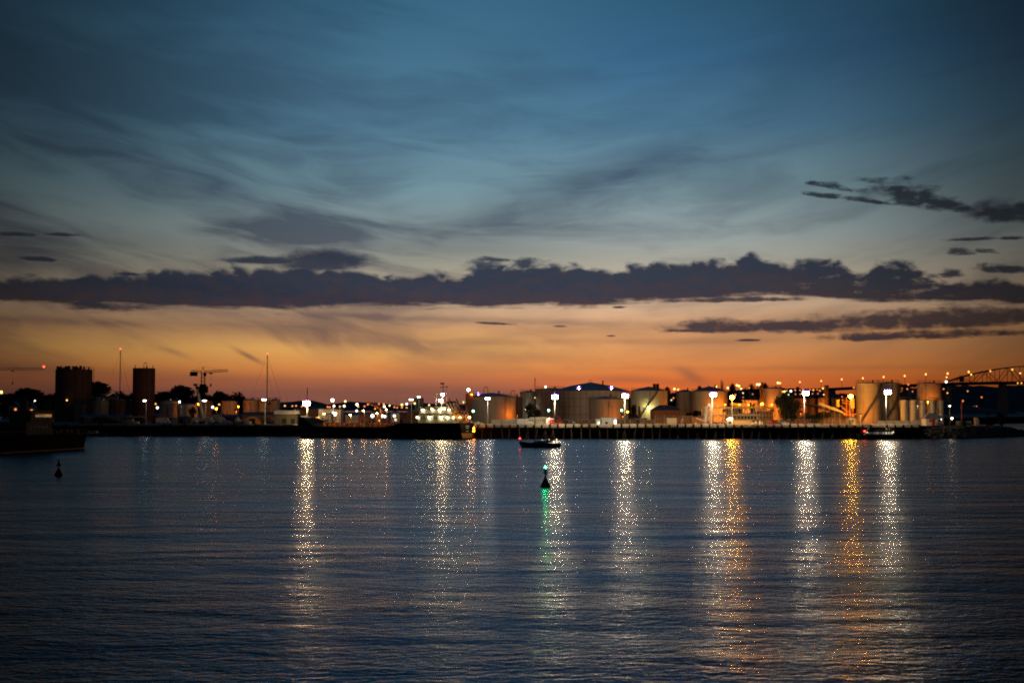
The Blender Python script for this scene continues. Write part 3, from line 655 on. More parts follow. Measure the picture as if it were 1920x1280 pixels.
def wallamp(px, py, Y, e, s, label, rim=None, cat='floodlight', drop=1.2):
    root = thing('wall_floodlight', (X(px, Y), Y, Z(py, Y)), label, cat)
    MB().tube((0, 0, -drop), (0, .1, .1), .06, n=5).build('bracket', M['steel'], root)
    MB().box((0, .1, s * .62), (s * 1.3, s, .08)).build('lamp_housing', M['steel'], root)
    MB().ball((0, 0, 0), s * .62, 8, 5).build('lens', E[e], root)
    if rim: MB().lathe([(s * .72, -.35), (s * 1.15, -.35), (s * 1.15, 0.4), (s * .72, 0.4), (s * .72, -.35)], n=16).build('added_halo', E[rim], root)  # added glowing ring, stands in for the violet lens halo
    return root

silo = tank('dark_silo', 107, 172, 692, 610, 'wide dark rusty silo with a crowded roof and ladder cage at the left', 'silo', rail=True, ribs=16, group='dark silos on the left', cat='silo', vents=7)
rA = 32.5 * mpp(610); hA = Z(692, 610 - rA) - GZ
g = MB(); r_ = random.Random(3)
for i in range(18):
    a = r_.uniform(0, 6.28); q = rA * r_.uniform(.4, .95); hh = r_.uniform(.6, 1.7); g.box((math.cos(a) * q, math.sin(a) * q, hA + hh / 2), (r_.uniform(.4, 1.2), .6, hh))
g.build('roof_equipment', M['dark'], silo)
g = MB(); xx = rA + .9
for s_ in (-.45, .45): g.tube((xx + s_, -1, 0), (xx + s_, -1, hA + 1), .09, n=4)
for i in range(int(hA / 1.1)): g.tube((xx - .45, -1, i * 1.1), (xx + .45, -1, i * 1.1 + 1.1), .06, n=4)
g.build('ladder_cage', M['dark'], silo)
silo = tank('dark_silo', 250.5, 291, 690, 620, 'narrow dark silo with a hooped pipe on its roof', 'silo', rail=False, ribs=12, group='dark silos on the left', cat='silo', vents=2)
loop_pipe(silo, .6, 0, Z(687, 620) - GZ, 1.5, 1.8)

# left yard tanks
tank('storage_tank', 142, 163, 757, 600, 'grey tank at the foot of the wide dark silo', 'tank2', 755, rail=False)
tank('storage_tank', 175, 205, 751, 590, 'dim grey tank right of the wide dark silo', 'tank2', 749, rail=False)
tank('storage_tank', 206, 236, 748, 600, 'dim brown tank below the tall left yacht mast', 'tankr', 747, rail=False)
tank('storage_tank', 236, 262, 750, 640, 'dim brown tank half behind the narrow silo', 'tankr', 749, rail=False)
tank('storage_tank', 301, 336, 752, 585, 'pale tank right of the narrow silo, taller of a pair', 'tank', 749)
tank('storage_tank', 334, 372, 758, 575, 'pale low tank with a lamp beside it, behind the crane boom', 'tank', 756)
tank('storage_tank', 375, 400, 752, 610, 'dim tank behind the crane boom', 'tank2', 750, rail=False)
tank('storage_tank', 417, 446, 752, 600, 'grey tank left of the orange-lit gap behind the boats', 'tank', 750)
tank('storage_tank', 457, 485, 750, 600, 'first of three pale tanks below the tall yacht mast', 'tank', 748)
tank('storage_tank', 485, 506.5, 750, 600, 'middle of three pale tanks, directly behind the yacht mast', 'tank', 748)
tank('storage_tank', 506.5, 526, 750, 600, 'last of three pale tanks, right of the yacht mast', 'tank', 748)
# centre
t = tank('storage_tank', 877, 967, 743, 545, 'wide low grey tank with shallow cone roof just right of the ship stern', 'tank2', 736)
tt = 45 * mpp(545)
loop_pipe(t, X(911, 545) - X(922, 545), 0, Z(731, 545) - GZ, 1.6, 1.3)
loop_pipe(t, X(962, 538) - X(922, 545), -6, Z(738, 540) - GZ, 1.8, 1.2)
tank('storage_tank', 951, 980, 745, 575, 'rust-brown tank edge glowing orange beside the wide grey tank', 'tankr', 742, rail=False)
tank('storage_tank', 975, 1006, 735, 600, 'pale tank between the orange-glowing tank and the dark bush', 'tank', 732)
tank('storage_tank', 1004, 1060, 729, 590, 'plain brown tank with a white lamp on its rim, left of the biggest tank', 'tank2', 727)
t = tank('storage_tank', 1034, 1180, 732, 585, 'biggest tank, brown with a tall cone roof and two violet-haloed lamps', 'tank2', 716.5, ribs=0, n=56)
loop_pipe(t, 0, 0, Z(716, 585) - GZ, 1.0, 1.0, .08)
g = MB(); rB = 73 * mpp(585); hB = Z(732, 585 - rB) - GZ       # pipe cage that rings the biggest tank
for i in range(40):
    a = 2 * math.pi * i / 40; g.tube((math.cos(a) * (rB + .2), math.sin(a) * (rB + .2), 0), (math.cos(a) * (rB + .2), math.sin(a) * (rB + .2), hB), .07, n=4)
for z in (3.2, 6.4, 9.6):
    for i in range(40):
        a, b = 2 * math.pi * i / 40, 2 * math.pi * (i + 1) / 40; g.tube((math.cos(a) * (rB + .2), math.sin(a) * (rB + .2), z), (math.cos(b) * (rB + .2), math.sin(b) * (rB + .2), z), .07, n=4)
g.build('cooling_pipe', M['dark'], t)
tank('storage_tank', 1102.5, 1166, 748, 524, 'smaller brown tank with a dark cone roof standing in front of the biggest tank', 'tank2', 742.5)
tank('storage_tank', 1182, 1251, 732, 580, 'pale tank brightly lit yellow from below', 'tank', 724.5, stair=(-2.3, -1.2))
tank('storage_tank', 1267, 1300, 734, 600, 'narrow pale tank against the left side of the long pale tank', 'tank', 730, rail=False)
tank('storage_tank', 1296, 1363, 733, 590, 'wide pale tank with pale blue cone roof, orange light on its right side', 'tank', 724)
tank('storage_tank', 1391, 1426, 750, 580, 'low orange-lit tank behind the pipe building', 'tank', 748)
tank('storage_tank', 1431, 1465, 728, 580, 'tall orange-lit tank left of the dark round tree', 'tank', 726)
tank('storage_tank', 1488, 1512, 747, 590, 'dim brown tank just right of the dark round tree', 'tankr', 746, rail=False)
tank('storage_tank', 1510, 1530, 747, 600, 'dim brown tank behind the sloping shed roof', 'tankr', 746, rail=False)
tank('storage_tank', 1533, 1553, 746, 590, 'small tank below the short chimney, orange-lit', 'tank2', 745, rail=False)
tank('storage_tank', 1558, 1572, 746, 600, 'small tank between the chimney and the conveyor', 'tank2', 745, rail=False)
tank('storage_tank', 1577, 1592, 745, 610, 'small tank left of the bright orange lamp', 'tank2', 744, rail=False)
tank('tall_tank', 1604, 1650, 718, 505, 'left one of the tall twin tanks with curling stairs', 'tank2', 716, stair=(-2.5, -0.6), group='tall twin tanks', cat='storage tank')
tank('tall_tank', 1642, 1685, 718, 512, 'right one of the tall twin tanks with curling stairs', 'tank2', 715.5, stair=(-2.2, -0.4), group='tall twin tanks', cat='storage tank')
tank('storage_tank', 1719, 1764, 718, 545, 'orange-lit tank rising behind the row of small silos', 'tank', 716.5)
for i, (a, b) in enumerate(((1687, 1701), (1703, 1719), (1721, 1737), (1739, 1754), (1755, 1768))):
    tank('small_silo', a, b, 750, 498, ('leftmost small silo, beside the tall twin tanks', 'second small silo from the left in the short row', 'middle small silo in the short row right of the twin tanks', 'small silo behind the left end of the white house', 'rightmost small silo, above the white house')[i], 'tank', 749.5, rail=True, group='small silos in a row', cat='silo', n=20, hatch=False)
for i, (a, b) in enumerate(((777, 783), (783, 789), (789, 795))):
    tank('cement_silo', a, b, 748, 590, ('left', 'middle', 'right')[i] + ' one of three thin lit silos behind the ship', 'cream', 746, rail=False, group='thin lit silos behind the ship', cat='silo', n=16, hatch=False)
wallamp(1085, 727, 556, 'violet', .85, 'violet-haloed floodlight on the left half of the biggest tank', 'rim')
wallamp(1146, 726.5, 557, 'violet', .85, 'violet-haloed floodlight on the right half of the biggest tank', 'rim')
wallamp(897, 738, 530, 'dimflood', .8, 'violet-haloed floodlight on the roof of the wide low grey tank', 'rim')
wallamp(1215, 764, 569.6, 'tankl', .45, 'hidden yellow wall light at the foot of the yellow-lit tank', cat='wall lamp', drop=6)
wallamp(985, 766, 588, 'floodw', .4, 'white wall light low on the pale tank left of the bush', cat='wall lamp', drop=6)

# stair tower beside the wide grey tank
def tower():
    Y = 515; k = mpp(Y); root = thing('stair_tower', (X(880, Y), Y, GZ), 'grey stair tower with an orange-lit platform and white beacon behind the ship stern', 'tower')
    h = Z(739, Y) - GZ; w = 2.6
    MB().box((0, 0, h / 2), (w, w, h)).build('shaft', M['brick'], root)
    g = MB(); g.box((.6, 0, h + .1), (w + 1.6, w + 1, .2))
    for i in range(8): g.tube((-1.2 + i * .55, -1.6, h + .2), (-1.2 + i * .55, -1.6, h + 1.2), .05, n=4)
    g.tube((-1.2, -1.6, h + 1.2), (2.8, -1.6, h + 1.2), .06, n=4); g.build('platform', M['orange'], root)
    g = MB(); g.box((2.8, 0, h - 1.5), (3.4, .5, .35), 0, -.25); g.build('gangway', M['orange'], root)
    m = MB(); m.tube((-.3, 0, h), (-.3, 0, h + 1.5), .08); m.build('beacon_post', M['steel'], root)
    MB().ball((-.3, 0, h + 1.6), .45, 8, 5).build('beacon', E['floodw'], root)
    MB().box((.9, -1.9, h - .1), (.5, .2, .2)).build('platform_lamp', E['sodium2'], root)
tower()
# chimneys
def chimney(px, w, py, Y, label, lamp=None):
    h = Z(py, Y) - GZ; r = w / 2 * mpp(Y); root = thing('chimney', (X(px, Y), Y, GZ), label, 'chimney')
    MB().lathe([(r * 1.15, 0), (r, h), (r * .8, h), (r * .8, h - .5)], n=16).build('stack', M['brick'], root)
    MB().lathe([(r * 1.12, h - .5), (r * 1.12, h - .1)], n=16).build('rim', M['dark'], root)
    if lamp: MB().ball((lamp, -r, h - .6), .42, 6, 4).build('warning_lamp', E['oo'], root)
chimney(1427, 6.5, 717, 575, 'thin dark chimney with an orange lamp at its top beside the tall orange tank', -.8)
chimney(1549, 7.5, 722, 585, 'short brown chimney behind the sloping shed')
chimney(1188 + 10, 0.1 + 4, 716 + 45, 560, 'stub of brown chimney left of the yellow-lit tank')

# ------------------------------------------------------------------ buildings
def building(name, px0, px1, pye, Y, label, m='cream', pyr=None, depth=8, base=GZ, roof='gable', windows=(), doors=(), lit=None, slope=0, cat='building', group=None, rm='roofd'):
    k = mpp(Y); w = (px1 - px0) * k; h = Z(pye, Y) - base
    root = thing(name, (X((px0 + px1) / 2, Y), Y, base), label, cat, group)
    MB().box((0, depth / 2, h / 2), (w, depth, h)).build('wall', M[m], root)
    hr = (Z(pyr, Y) - base) if pyr else h + .3
    if roof == 'gable': MB().prism([(-w / 2 - .3, h + .003), (w / 2 + .3, h + .003), (w / 2 + .3, h + .15), (0, hr), (-w / 2 - .3, h + .15)], -.4, depth + .4).build('roof', M[rm], root)
    elif roof == 'hip': MB().add([(-w / 2 - .4, -.4, h + .003), (w / 2 + .4, -.4, h + .003), (w / 2 + .4, depth + .4, h + .003), (-w / 2 - .4, depth + .4, h + .003), (-w * .22, depth / 2, hr), (w * .22, depth / 2, hr)], [(0, 1, 5, 4), (1, 2, 5), (2, 3, 4, 5), (3, 0, 4), (3, 2, 1, 0)]).build('roof', M[rm], root)
    elif roof == 'shed': MB().prism([(-w / 2 - .4, h + .003 + slope), (w / 2 + .4, h + .003), (w / 2 + .4, h + .25), (-w / 2 - .4, h + .25 + slope)], -.5, depth + .4).build('roof', M[rm], root)
    elif roof == 'ridge': MB().add([(x, y, z) for x in (-w / 2 - .4, w / 2 + .4) for (y, z) in ((-.5, h + .003), (depth / 2, hr), (depth + .5, h + .003))], [(0, 3, 4, 1), (1, 4, 5, 2), (0, 1, 2), (3, 5, 4), (0, 2, 5, 3)]).build('roof', M[rm], root)
    else: MB().box((0, depth / 2, h + .15), (w + .5, depth + .5, .3)).build('roof', M[rm], root)
    for (f, z0, ww, hh, mm) in windows:
        fr = MB().box((f * w, -.04, z0 + hh / 2), (ww + .16, .08, hh + .16)).build('window', M['white'], root)
        MB().box((f * w, -.1, z0 + hh / 2), (ww, .05, hh)).build('pane', E[mm] if mm in E else M[mm], fr)
    for (f, ww, hh, mm) in doors:
        d = MB().box((f * w, -.06, hh / 2 + .02), (ww, .12, hh)).build('door', E[mm] if mm in E else M[mm], root)
    return root
building('shed', 516, 556, 776, 512, 'long pale shed with dark doorways left of the tanker bow', 'vhouse', 769, roof='ridge', doors=((-.05, 1.6, 1.9, 'glass'), (.36, 1.4, 1.9, 'glass')), rm='canvas')
building('shed', 552, 604, 767, 540, 'long reddish-brown shed behind the tanker bow', 'brick', 764, roof='ridge', rm='rust')
building('workshop', 598, 640, 767, 520, 'low ochre building with a lit doorway behind the tanker foredeck', 'cream', 765, roof='flat', doors=((-.28, 1.3, 2.3, 'glass'), (-.17, 1.1, 1.7, 'win')))
building('container_hut', 649, 671, 780, 505, 'white ribbed container behind the middle of the tanker', 'white', roof='flat', depth=3, cat='container', rm='white')
building('hut', 733, 748, 774, 510, 'small yellow-lit hut with grey roof behind the tanker', 'cream', 770, roof='gable', depth=4, windows=((.1, 1.2, .8, .8, 'win'),), cat='hut')
building('shed', 765, 785, 771, 540, 'dark shed roof below the thin lit silos', 'brick', 768, roof='ridge')
building('long_shed', 455, 512, 778, 530, 'dark brown long shed behind the boats on land', 'brick', 772, roof='ridge')
building('carport', 240, 268, 782, 530, 'pale open shelter roof by the left lamp mast', 'dark', roof='flat', rm='canvas', depth=5, cat='shelter')
building('shed', 286, 302, 778, 540, 'small reddish shed at the foot of the narrow silo', 'rust', 776, roof='ridge')
building('shed', 150, 240, 781, 540, 'long dark shed along the left quay', 'brick', 777, roof='ridge')
building('gate_office', 994, 1026, 783.5, 482, 'cream gate office with a strip of small windows behind the yacht', 'cream', roof='flat', depth=5, windows=tuple((-.36 + .12 * i, 1.35, .3, .5, 'glass') for i in range(7)), cat='office', rm='beam')
building('kiosk', 1030, 1037.5, 786, 479, 'red kiosk with a glowing white roof at the foot of a floodlight mast', 'red', roof='flat', depth=2, cat='kiosk', rm='white')
building('wall_cabin', 1024, 1030, 786, 480, 'narrow brightly lit cabin between the cream office and the red kiosk', 'white', roof='flat', depth=2, cat='cabin', rm='orange')
building('pump_cabin', 1117, 1125, 787, 480, 'small white cabin with a green-lit front left of the container', 'white', roof='flat', depth=2.5, doors=((.15, .7, 1.2, 'wing'),), cat='cabin', rm='white')
building('container', 1128, 1150, 784.5, 480, 'pale container with dark lettering-free doors, right of the small white cabin', 'white', roof='flat', depth=2.6, windows=((-.1, .4, .9, .7, 'glass'),), cat='container', rm='white')['label'] = 'pale container with one dark window, right of the small white cabin'
building('lit_booth', 1150.5, 1155.5, 784, 479.5, 'narrow booth with glaring white side at the end of the pale container', 'white', roof='flat', depth=2, doors=((0, .7, 1.7, 'w'),), cat='booth', rm='white')
building('barn', 1224, 1276, 769, 520, 'dark shed with a pitched roof in front of the pale tanks', 'brick', 759, roof='hip', depth=10, windows=((-.3, 1.0, 1.6, 1.0, 'glass'),))
building('shed', 1250, 1268, 783, 484, 'tiny pale shed front below the dark pitched shed', 'cream', roof='flat', depth=2, cat='shed')
building('store', 1296, 1318, 782, 485, 'low brown store left of the white loading arm', 'brick', roof='flat', depth=3)
building('bus_shelter', 1362, 1372, 786, 474, 'small shelter with a glaring white lamp strip under its roof', 'conc', roof='flat', depth=2, doors=((0, .9, 1.3, 'glass'),), cat='shelter', rm='white')
building('low_bunker', 1369, 1408, 786, 478, 'low earth-brown block wall right of the lamp-lit shelter', 'conc', roof='flat', depth=5, cat='bunker')
building('toolbox_shed', 1504.5, 1514.5, 787.5, 471, 'small orange-red box at the foot of the mast by the dark tree', 'rust', roof='flat', depth=1.6, cat='box', rm='rust')
building('sloping_shed', 1518, 1580, 774, 515, 'shed with a long roof sloping down to the right, orange underneath', 'brick', roof='shed', slope=3.0, depth=10, windows=((-.1, .6, 1.6, 1.4, 'glass'), (.1, .6, 1.6, 1.4, 'glass'), (.3, .6, 1.6, 1.4, 'glass')), cat='shed')
h_ = building('white_house', 1734, 1766, 784.5, 474, 'small white house with grey hipped roof and red tank at its door', 'white', 774, roof='hip', depth=5, windows=((-.24, 1.2, .7, .7, 'glass'), (.26, 1.2, .7, .7, 'glass')), cat='house', rm='roofm')
building('red_store', 1745.5, 1751, 787, 471.5, 'red upright tank standing before the white house', 'red', roof='flat', depth=.8, cat='tank', rm='red')
wallamp(1763, 785.5, 472, 'ball', .16, 'tiny porch light at the right corner of the white house', cat='wall lamp', drop=.4)
wallamp(1779, 761, 486, 'ball', .36, 'white lamp right of the small silos, upper one at the quay end', cat='lamp', drop=6)
wallamp(1783, 784, 474, 'ball', .5, 'bright low white lamp right of the white house', cat='lamp', drop=1)
wallamp(1719, 761, 488, 'w', .22, 'tiny white lamp on the wall between the small silos', cat='lamp', drop=2)
wallamp(1367, 784, 472.5, 'flood', .32, 'glaring lamp under the shelter roof below the orange mast', cat='lamp', drop=.8)
wallamp(1028.5, 785, 478.5, 'flood', .26, 'glaring lamp on the narrow cabin by the red kiosk', cat='lamp', drop=.8)

for (a, b, pe, Y, l, m, pr, rf, cat) in ((150, 168, 784, 528, 'low dark hut at the far left end of the quay', 'brick', 781, 'gable', 'hut'), (172, 190, 779, 545, 'dark two-storey block under the grey tank on the left', 'conc', None, 'flat', 'building'), (205, 224, 783, 527, 'small reddish store left of the open shelter', 'rust', 781, 'ridge', 'store'),
                                     (312, 330, 785, 524, 'low pale cabin before the pale tank on the left', 'cream', None, 'flat', 'cabin'), (336, 358, 784, 528, 'low dark workshop left of the round shrub', 'brick', 780, 'ridge', 'workshop'), (399, 416, 777, 552, 'orange-lit store between the left tanks', 'cream', 774, 'gable', 'store'), (418, 452, 781, 545, 'long low dark roof behind the stored boats', 'brick', 777, 'ridge', 'shed'),
                                     (606, 622, 776, 508, 'small pale cabin with flat roof before the ochre building', 'conc', None, 'flat', 'cabin'), (674, 692, 777, 515, 'low brown store behind the tanker middle', 'brick', 774, 'gable', 'store'), (696, 714, 772, 530, 'pale gabled shed behind the tanker middle', 'conc', 768, 'gable', 'shed'), (750, 764, 776, 520, 'dim brown store right of the yellow-lit hut', 'rust', None, 'flat', 'store'),
                                     (1058, 1078, 789, 478, 'low pale store under the left half of the biggest tank', 'conc', None, 'flat', 'store'), (1190, 1212, 785, 487, 'low brown store under the yellow-lit tank', 'brick', None, 'flat', 'store'), (1590, 1602, 783, 490, 'orange-lit pump house left of the twin tanks', 'cream', None, 'flat', 'pump house')):
    building('small_store', a, b, pe, Y, l, m, pr, roof=rf, depth=5, cat=cat, windows=((.1, 1.0, .7, .7, 'glass'),), doors=((-.25, 1.0, 1.7, 'glass'),))
# ------------------------------------------------------------------ pipe building, loading arm, conveyor
def pipehouse():
    Y = 500; k = mpp(Y); x0, x1 = X(1318, Y), X(1452, Y); root = thing('pipe_rack', (x0, Y, GZ), 'long two-level pipe rack building lit orange along its top edge', 'pipe rack')
    w = x1 - x0; h = Z(765, Y) - GZ
    g = MB()
    for i in range(24):
        x = w * i / 23; g.tube((x, 0, 0), (x, 0, h), .1, n=4); g.tube((x, 5, 0), (x, 5, h), .1, n=4)
    for z in (h, h * .55): g.box((w / 2, 0, z), (w, .22, .25)); g.box((w / 2, 5, z), (w, .22, .25))
    g.build('frame', M['steel'], root)
    g = MB()
    for i in range(7): g.tube((0, .4 + i * .7, h + .32), (w, .4 + i * .7, h + .32), .16, n=6)
    for i in range(5): g.tube((0, .6 + i * .8, h * .55 + .32), (w * .8, .6 + i * .8, h * .55 + .32), .14, n=6)
    g.build('pipe', M['tank'], root)
    g = MB()
    for i in range(15): g.tube((w * (.45 + i * .036), -.1, h + .9), (w * (.45 + i * .036) + .7, -.1, h + .25), .12, n=5)
    g.build('valve_row', M['yellow'], root)
    g = MB(); g.box((w * .62, 2.5, 1.9), (w * .3, 4, 3.7)); g.build('control_room', M['cream'], root)
    g = MB()
    for i in range(6): g.box((w * (.5 + i * .045), .42, 2.4), (.7, .1, 1.0))
    g.build('window', M['glass'], root)
    g = MB(); g.box((w * .88, 2.5, 2.3), (w * .2, 4, 4.6)); g.build('switch_house', M['brick'], root)
    g = MB()                                     # zigzag stair below the orange lamp
    for i in range(5): g.box((X(1373, Y) - x0 + (.25 if i % 2 else -.25), -1.2, .7 + i * .95), (2.0, .9, .12), 0, .45 if i % 2 else -.45)
    for s_ in (-1.1, 1.1): g.tube((X(1373, Y) - x0 + s_, -1.2, 0), (X(1373, Y) - x0 + s_, -1.2, h), .08, n=4)
    g.build('stair', M['cream'], root)
    for i, f in enumerate((.3, .5, .63, .8, .95)): MB().box((w * f, -.5, h + 1.2), (.35, .3, .2)).build('strip_lamp', E['sodium2'], root)
    g = MB(); g.box((w * .5, 2.2, h + 1.3), (5.5, 3.2, .9)); g.build('roof_hood', M['yellow'], root)
pipehouse()
def loading_arm():
    Y = 473; root = thing('loading_arm', (X(1328, Y), Y, GZ), 'white marine loading arm folded upright beside the brightest floodlight mast', 'loading arm')
    h = Z(757, Y) - GZ; g = MB()
    for s_ in (-1, 1):
        g.tube((s_ * 1.1, 0, 0), (s_ * .25, 0, h), .12, n=6); g.tube((s_ * 1.1, 1.2, 0), (s_ * .25, 1.2, h), .1, n=6)
    for i in range(5): g.tube((-1.1 + i * .17, 0, i * h / 5), (.93 - i * .17, 0, (i + 1) * h / 5), .06, n=4)
    g.build('frame', M['white'], root)
    MB().path([(.6, -.5, 0), (.7, -.5, h * .75), (.1, -.5, h * .97), (-.9, -.5, h * .8), (-1.3, -.5, h * .2)], .17, 8).build('arm_pipe', M['white'], root)
    MB().ball((0, -.3, h * .93), .65, 8, 5).build('swivel_joint', M['white'], root)
    MB().tube((-4.2, -.4, 2.4), (-.8, -.4, 1.2), .2, n=6).build('outboard_pipe', M['white'], root)
    MB().box((-.8, -.2, .35), (3.6, 1.5, .7)).build('base', M['conc'], root)
loading_arm()
def conveyor():
    Y = 500; root = thing('conveyor', (X(1560, Y), Y, GZ), 'inclined conveyor gantry glowing orange left of the tall twin tanks', 'conveyor')
    def P(px, py, dy=0): v = at(px, py, Y); return (v.x - X(1560, Y), dy, v.z - GZ)
    g = MB(); g.tube(P(1535, 756), P(1578, 772), .45, n=6); g.tube(P(1562, 764), P(1585, 776), .35, n=6); g.build('belt_gallery', M['tank'], root)
    g = MB()
    for a in (1545, 1555, 1565, 1575): g.tube(P(a, 760 + (a - 1545) * .37), P(a, 790), .1, n=4)
    g.build('trestle', M['steel'], root)
    g = MB(); g.box(P(1570.5, 756), (1.0, 1.2, 2.6)); g.build('transfer_tower', M['yellow'], root)
    g = MB()
    for a, b, c, d in ((1577, 750, 1596, 752), (1577, 755, 1598, 757), (1580, 764, 1600, 780), (1575, 760, 1590, 778), (1586, 745, 1586, 792), (1598, 748, 1598, 792), (1592, 750, 1592, 792), (1580, 778, 1604, 776)): g.tube(P(a, b, -1), P(c, d, -1), .14, n=5)
    g.build('pipe_gantry', M['orange'], root)
    g = MB(); g.box(P(1597, 756, -1), (1.2, 1.0, 3.4)); g.build('hopper', M['yellow'], root)
conveyor()

# ------------------------------------------------------------------ walls, fences
def fence(px0, px1, Y, h, label, postgap=2.6, m='steel', panel=None):
    x0, x1 = X(px0, Y), X(px1, Y); w = x1 - x0; root = thing('fence', (x0, Y, GZ), label, 'fence'); n = int(w / postgap)
    g = MB()
    for z in (h * .35, h * .7, h): g.tube((0, 0, z), (w, 0, z), .03, n=3)
    for i in range(int(w / .6)): g.tube((i * .6, 0, .05), (i * .6 + .6, 0, h), .012, n=3); 
    g.build('wire_mesh', M['steel'], root)
    for i in range(min(n, 60)): MB().tube((w * i / n, -.05, 0), (w * i / n, -.05, h + .25), .06, n=5).build('post', M[m], root)
fence(1045, 1240, 481, 2.2, 'wire fence across the yard below the biggest tank', 3.4)
fence(1410, 1640, 479, 2.0, 'wire fence from the dark tree to the twin tanks', 2.4)
def wall(px0, px1, py, Y, label, m, thick=.4):
    x0, x1 = X(px0, Y), X(px1, Y); h = Z(py, Y) - GZ; root = thing('yard_wall', (x0, Y, GZ), label, 'wall')
    MB().box(((x1 - x0) / 2, 0, h / 2), (x1 - x0, thick, h)).build('wall_panel', M[m], root)
    g = MB(); n = int((x1 - x0) / 2.6)
    for i in range(n + 1): g.box(((x1 - x0) * i / n, -.25, h / 2), (.25, .12, h + .1))
    g.build('buttress', M['conc'], root)
wall(1642, 1733, 788.5, 482, 'yellowish concrete wall below the twin tanks and small silos', 'cream')
wall(1790, 1818, 789, 479, 'short lit wall at the tip of the quay', 'cream')
wall(921, 960, 786.5, 484, 'pale low wall right of the slim floodlight mast', 'cream')
wall(1045, 1225, 787, 500, 'long brown bund wall below the biggest tank', 'brick')
wall(1228, 1296, 779, 500, 'dark bund wall below the dark pitched shed', 'brick')
wall(1410, 1500, 787, 497, 'dark bund wall behind the small white drums', 'brick')
wall(1500, 1604, 786, 503, 'brown bund wall behind the sloping shed', 'brick')

# ------------------------------------------------------------------ small quay things
def bollard(px, Y, m, label):
    root = thing('bollard', (X(px, Y), Y, GZ), label, 'bollard', 'yellow bollards on the wharf edge')
    MB().lathe([(.34, 0), (.24, .1), (.2, .55), (.36, .62), (.36, .78), (0, .86)], n=10).build('post', M[m], root)
for i, px in enumerate((1228, 1233, 1239, 1245)): bollard(px, 465, 'yellow', ('leftmost', 'second', 'third', 'rightmost')[i] + ' of four yellow bollards below the pale tanks')
def drum(px, Y, m, r, h, label, name='drum', cat='drum', group=None):
    root = thing(name, (X(px, Y), Y, GZ), label, cat, group)
    MB().lathe([(r, 0), (r * 1.03, h * .3), (r, h * .34), (r, h * .66), (r * 1.03, h * .7), (r, h * .8), (r * .6, h), (0, h * 1.02)], n=12).build('body', M[m], root)
    MB().tube((0, 0, h), (0, 0, h + .12), .1, n=6).build('cap', M['steel'], root)
drum(1303.5, 468, 'yellow', .33, 1.0, 'bright yellow drum left of the loading arm')
for i, (px, h) in enumerate(((1410.5, 1.0), (1416, 1.3), (1424, 1.5), (1427, 1.2))): drum(px, 472, 'white', .45, h, ('leftmost white rounded drum right of the low bunker', 'second white rounded drum right of the low bunker', 'tallest white rounded drum right of the low bunker', 'rightmost white rounded drum right of the low bunker')[i], group='white rounded drums')
def pallets(px, Y, n, label, m='beam'):
    root = thing('pallet_stack', (X(px, Y), Y, GZ), label, 'pallets')
    for i in range(n):
        z = i * .17; g = MB(); r = random.Random(px + i)
        for j in range(5): g.box((-.5 + j * .25, r.uniform(-.04, .04), z + .14), (.18, 1.0, .03))
        for j in (-.42, 0, .42): g.box((0, j, z + .06), (1.2, .09, .1))
        g.build('pallet', M[m], root)
pallets(1262, 470, 5, 'low pallet stack right of the yellow bollards'); pallets(1347, 470, 4, 'low pallet stack just right of the brightest mast'); pallets(1290, 470, 3, 'flat pallet stack left of the yellow drum'); pallets(1250, 471, 2, 'thin pallet stack nearest the yellow bollards')
def valve(px, Y, label, h=1.8):
    root = thing('standpipe', (X(px, Y), Y, GZ), label, 'standpipe')
    MB().path([(0, 0, 0), (0, 0, h), (.35, 0, h + .25), (.7, 0, h)], .1, 6).build('riser', M['white'], root)
    MB().lathe([(.28, h * .5), (.28, h * .5 + .1)], n=10).build('handwheel', M['red'], root)
valve(1349, 470, 'pale standpipe right of the brightest mast', 2.3); valve(1277, 470, 'pale thin standpipe left of the brown store', 1.9); valve(1356, 470, 'low standpipe left of the lamp-lit shelter', 1.1)
def car(px, Y, m, label, L=4.3, van=False, rz=0.0):
    root = thing('parked_van' if van else 'parked_car', (X(px, Y), Y, GZ), label, 'van' if van else 'car', None, rz)
    hh = 1.05 if not van else 1.2; ht = 1.5 if not van else 2.2
    prof = [(-L / 2, .35), (L / 2, .35), (L / 2, .75), (L / 2 - .25, .92), (L * .22, hh - .02), (L * .1, ht), (-L * .32, ht), (-L * .44, hh - .05), (-L / 2, .9)] if not van else [(-L / 2, .35), (L / 2, .35), (L / 2, 1.0), (L * .4, 1.25), (L * .3, ht), (-L / 2 + .1, ht), (-L / 2, 2.0)]
    MB().prism(prof, -.85, .85).build('body', M[m], root)
    MB().box((-L * .1 if not van else L * .27, -.86, (hh + ht) / 2), (L * .36 if not van else .8, .03, .34)).build('side_window', M['glass'], root)
    for x in (-L * .32, L * .32):
        for y in (-.8, .8):
            w = MB(); w.tube((x, y - .1, .33), (x, y + .1, .33), .33, n=12); w = w.build('wheel', M['rubber'], root)
            MB().tube((x, y - .13, .33), (x, y + .13, .33), .18, n=8).build('rim', M['steel'], w)
car(1452, 474, 'red', 'reddish parked car on the quay below the dark tree, left one'); car(1466, 474, 'canvas', 'pale parked car on the quay below the dark tree, right one')
car(893, 474, 'white', 'white parked car just right of the ship stern', 4.6); car(985, 474, 'white', 'white van parked beside the cream gate office', 5.4, True); car(972, 475, 'canvas', 'pale van parked left of the white one', 5.0, True)
car(1062, 475, 'dark', 'dark parked car below the biggest tank', 4.3); car(1046, 473, 'red', 'low red car beside the red kiosk', 4.3)
car(221, 524, 'dark', 'dark parked car on the left quay'); car(308, 522, 'white', 'white parked van right of the left lamp mast', 5.0, True)

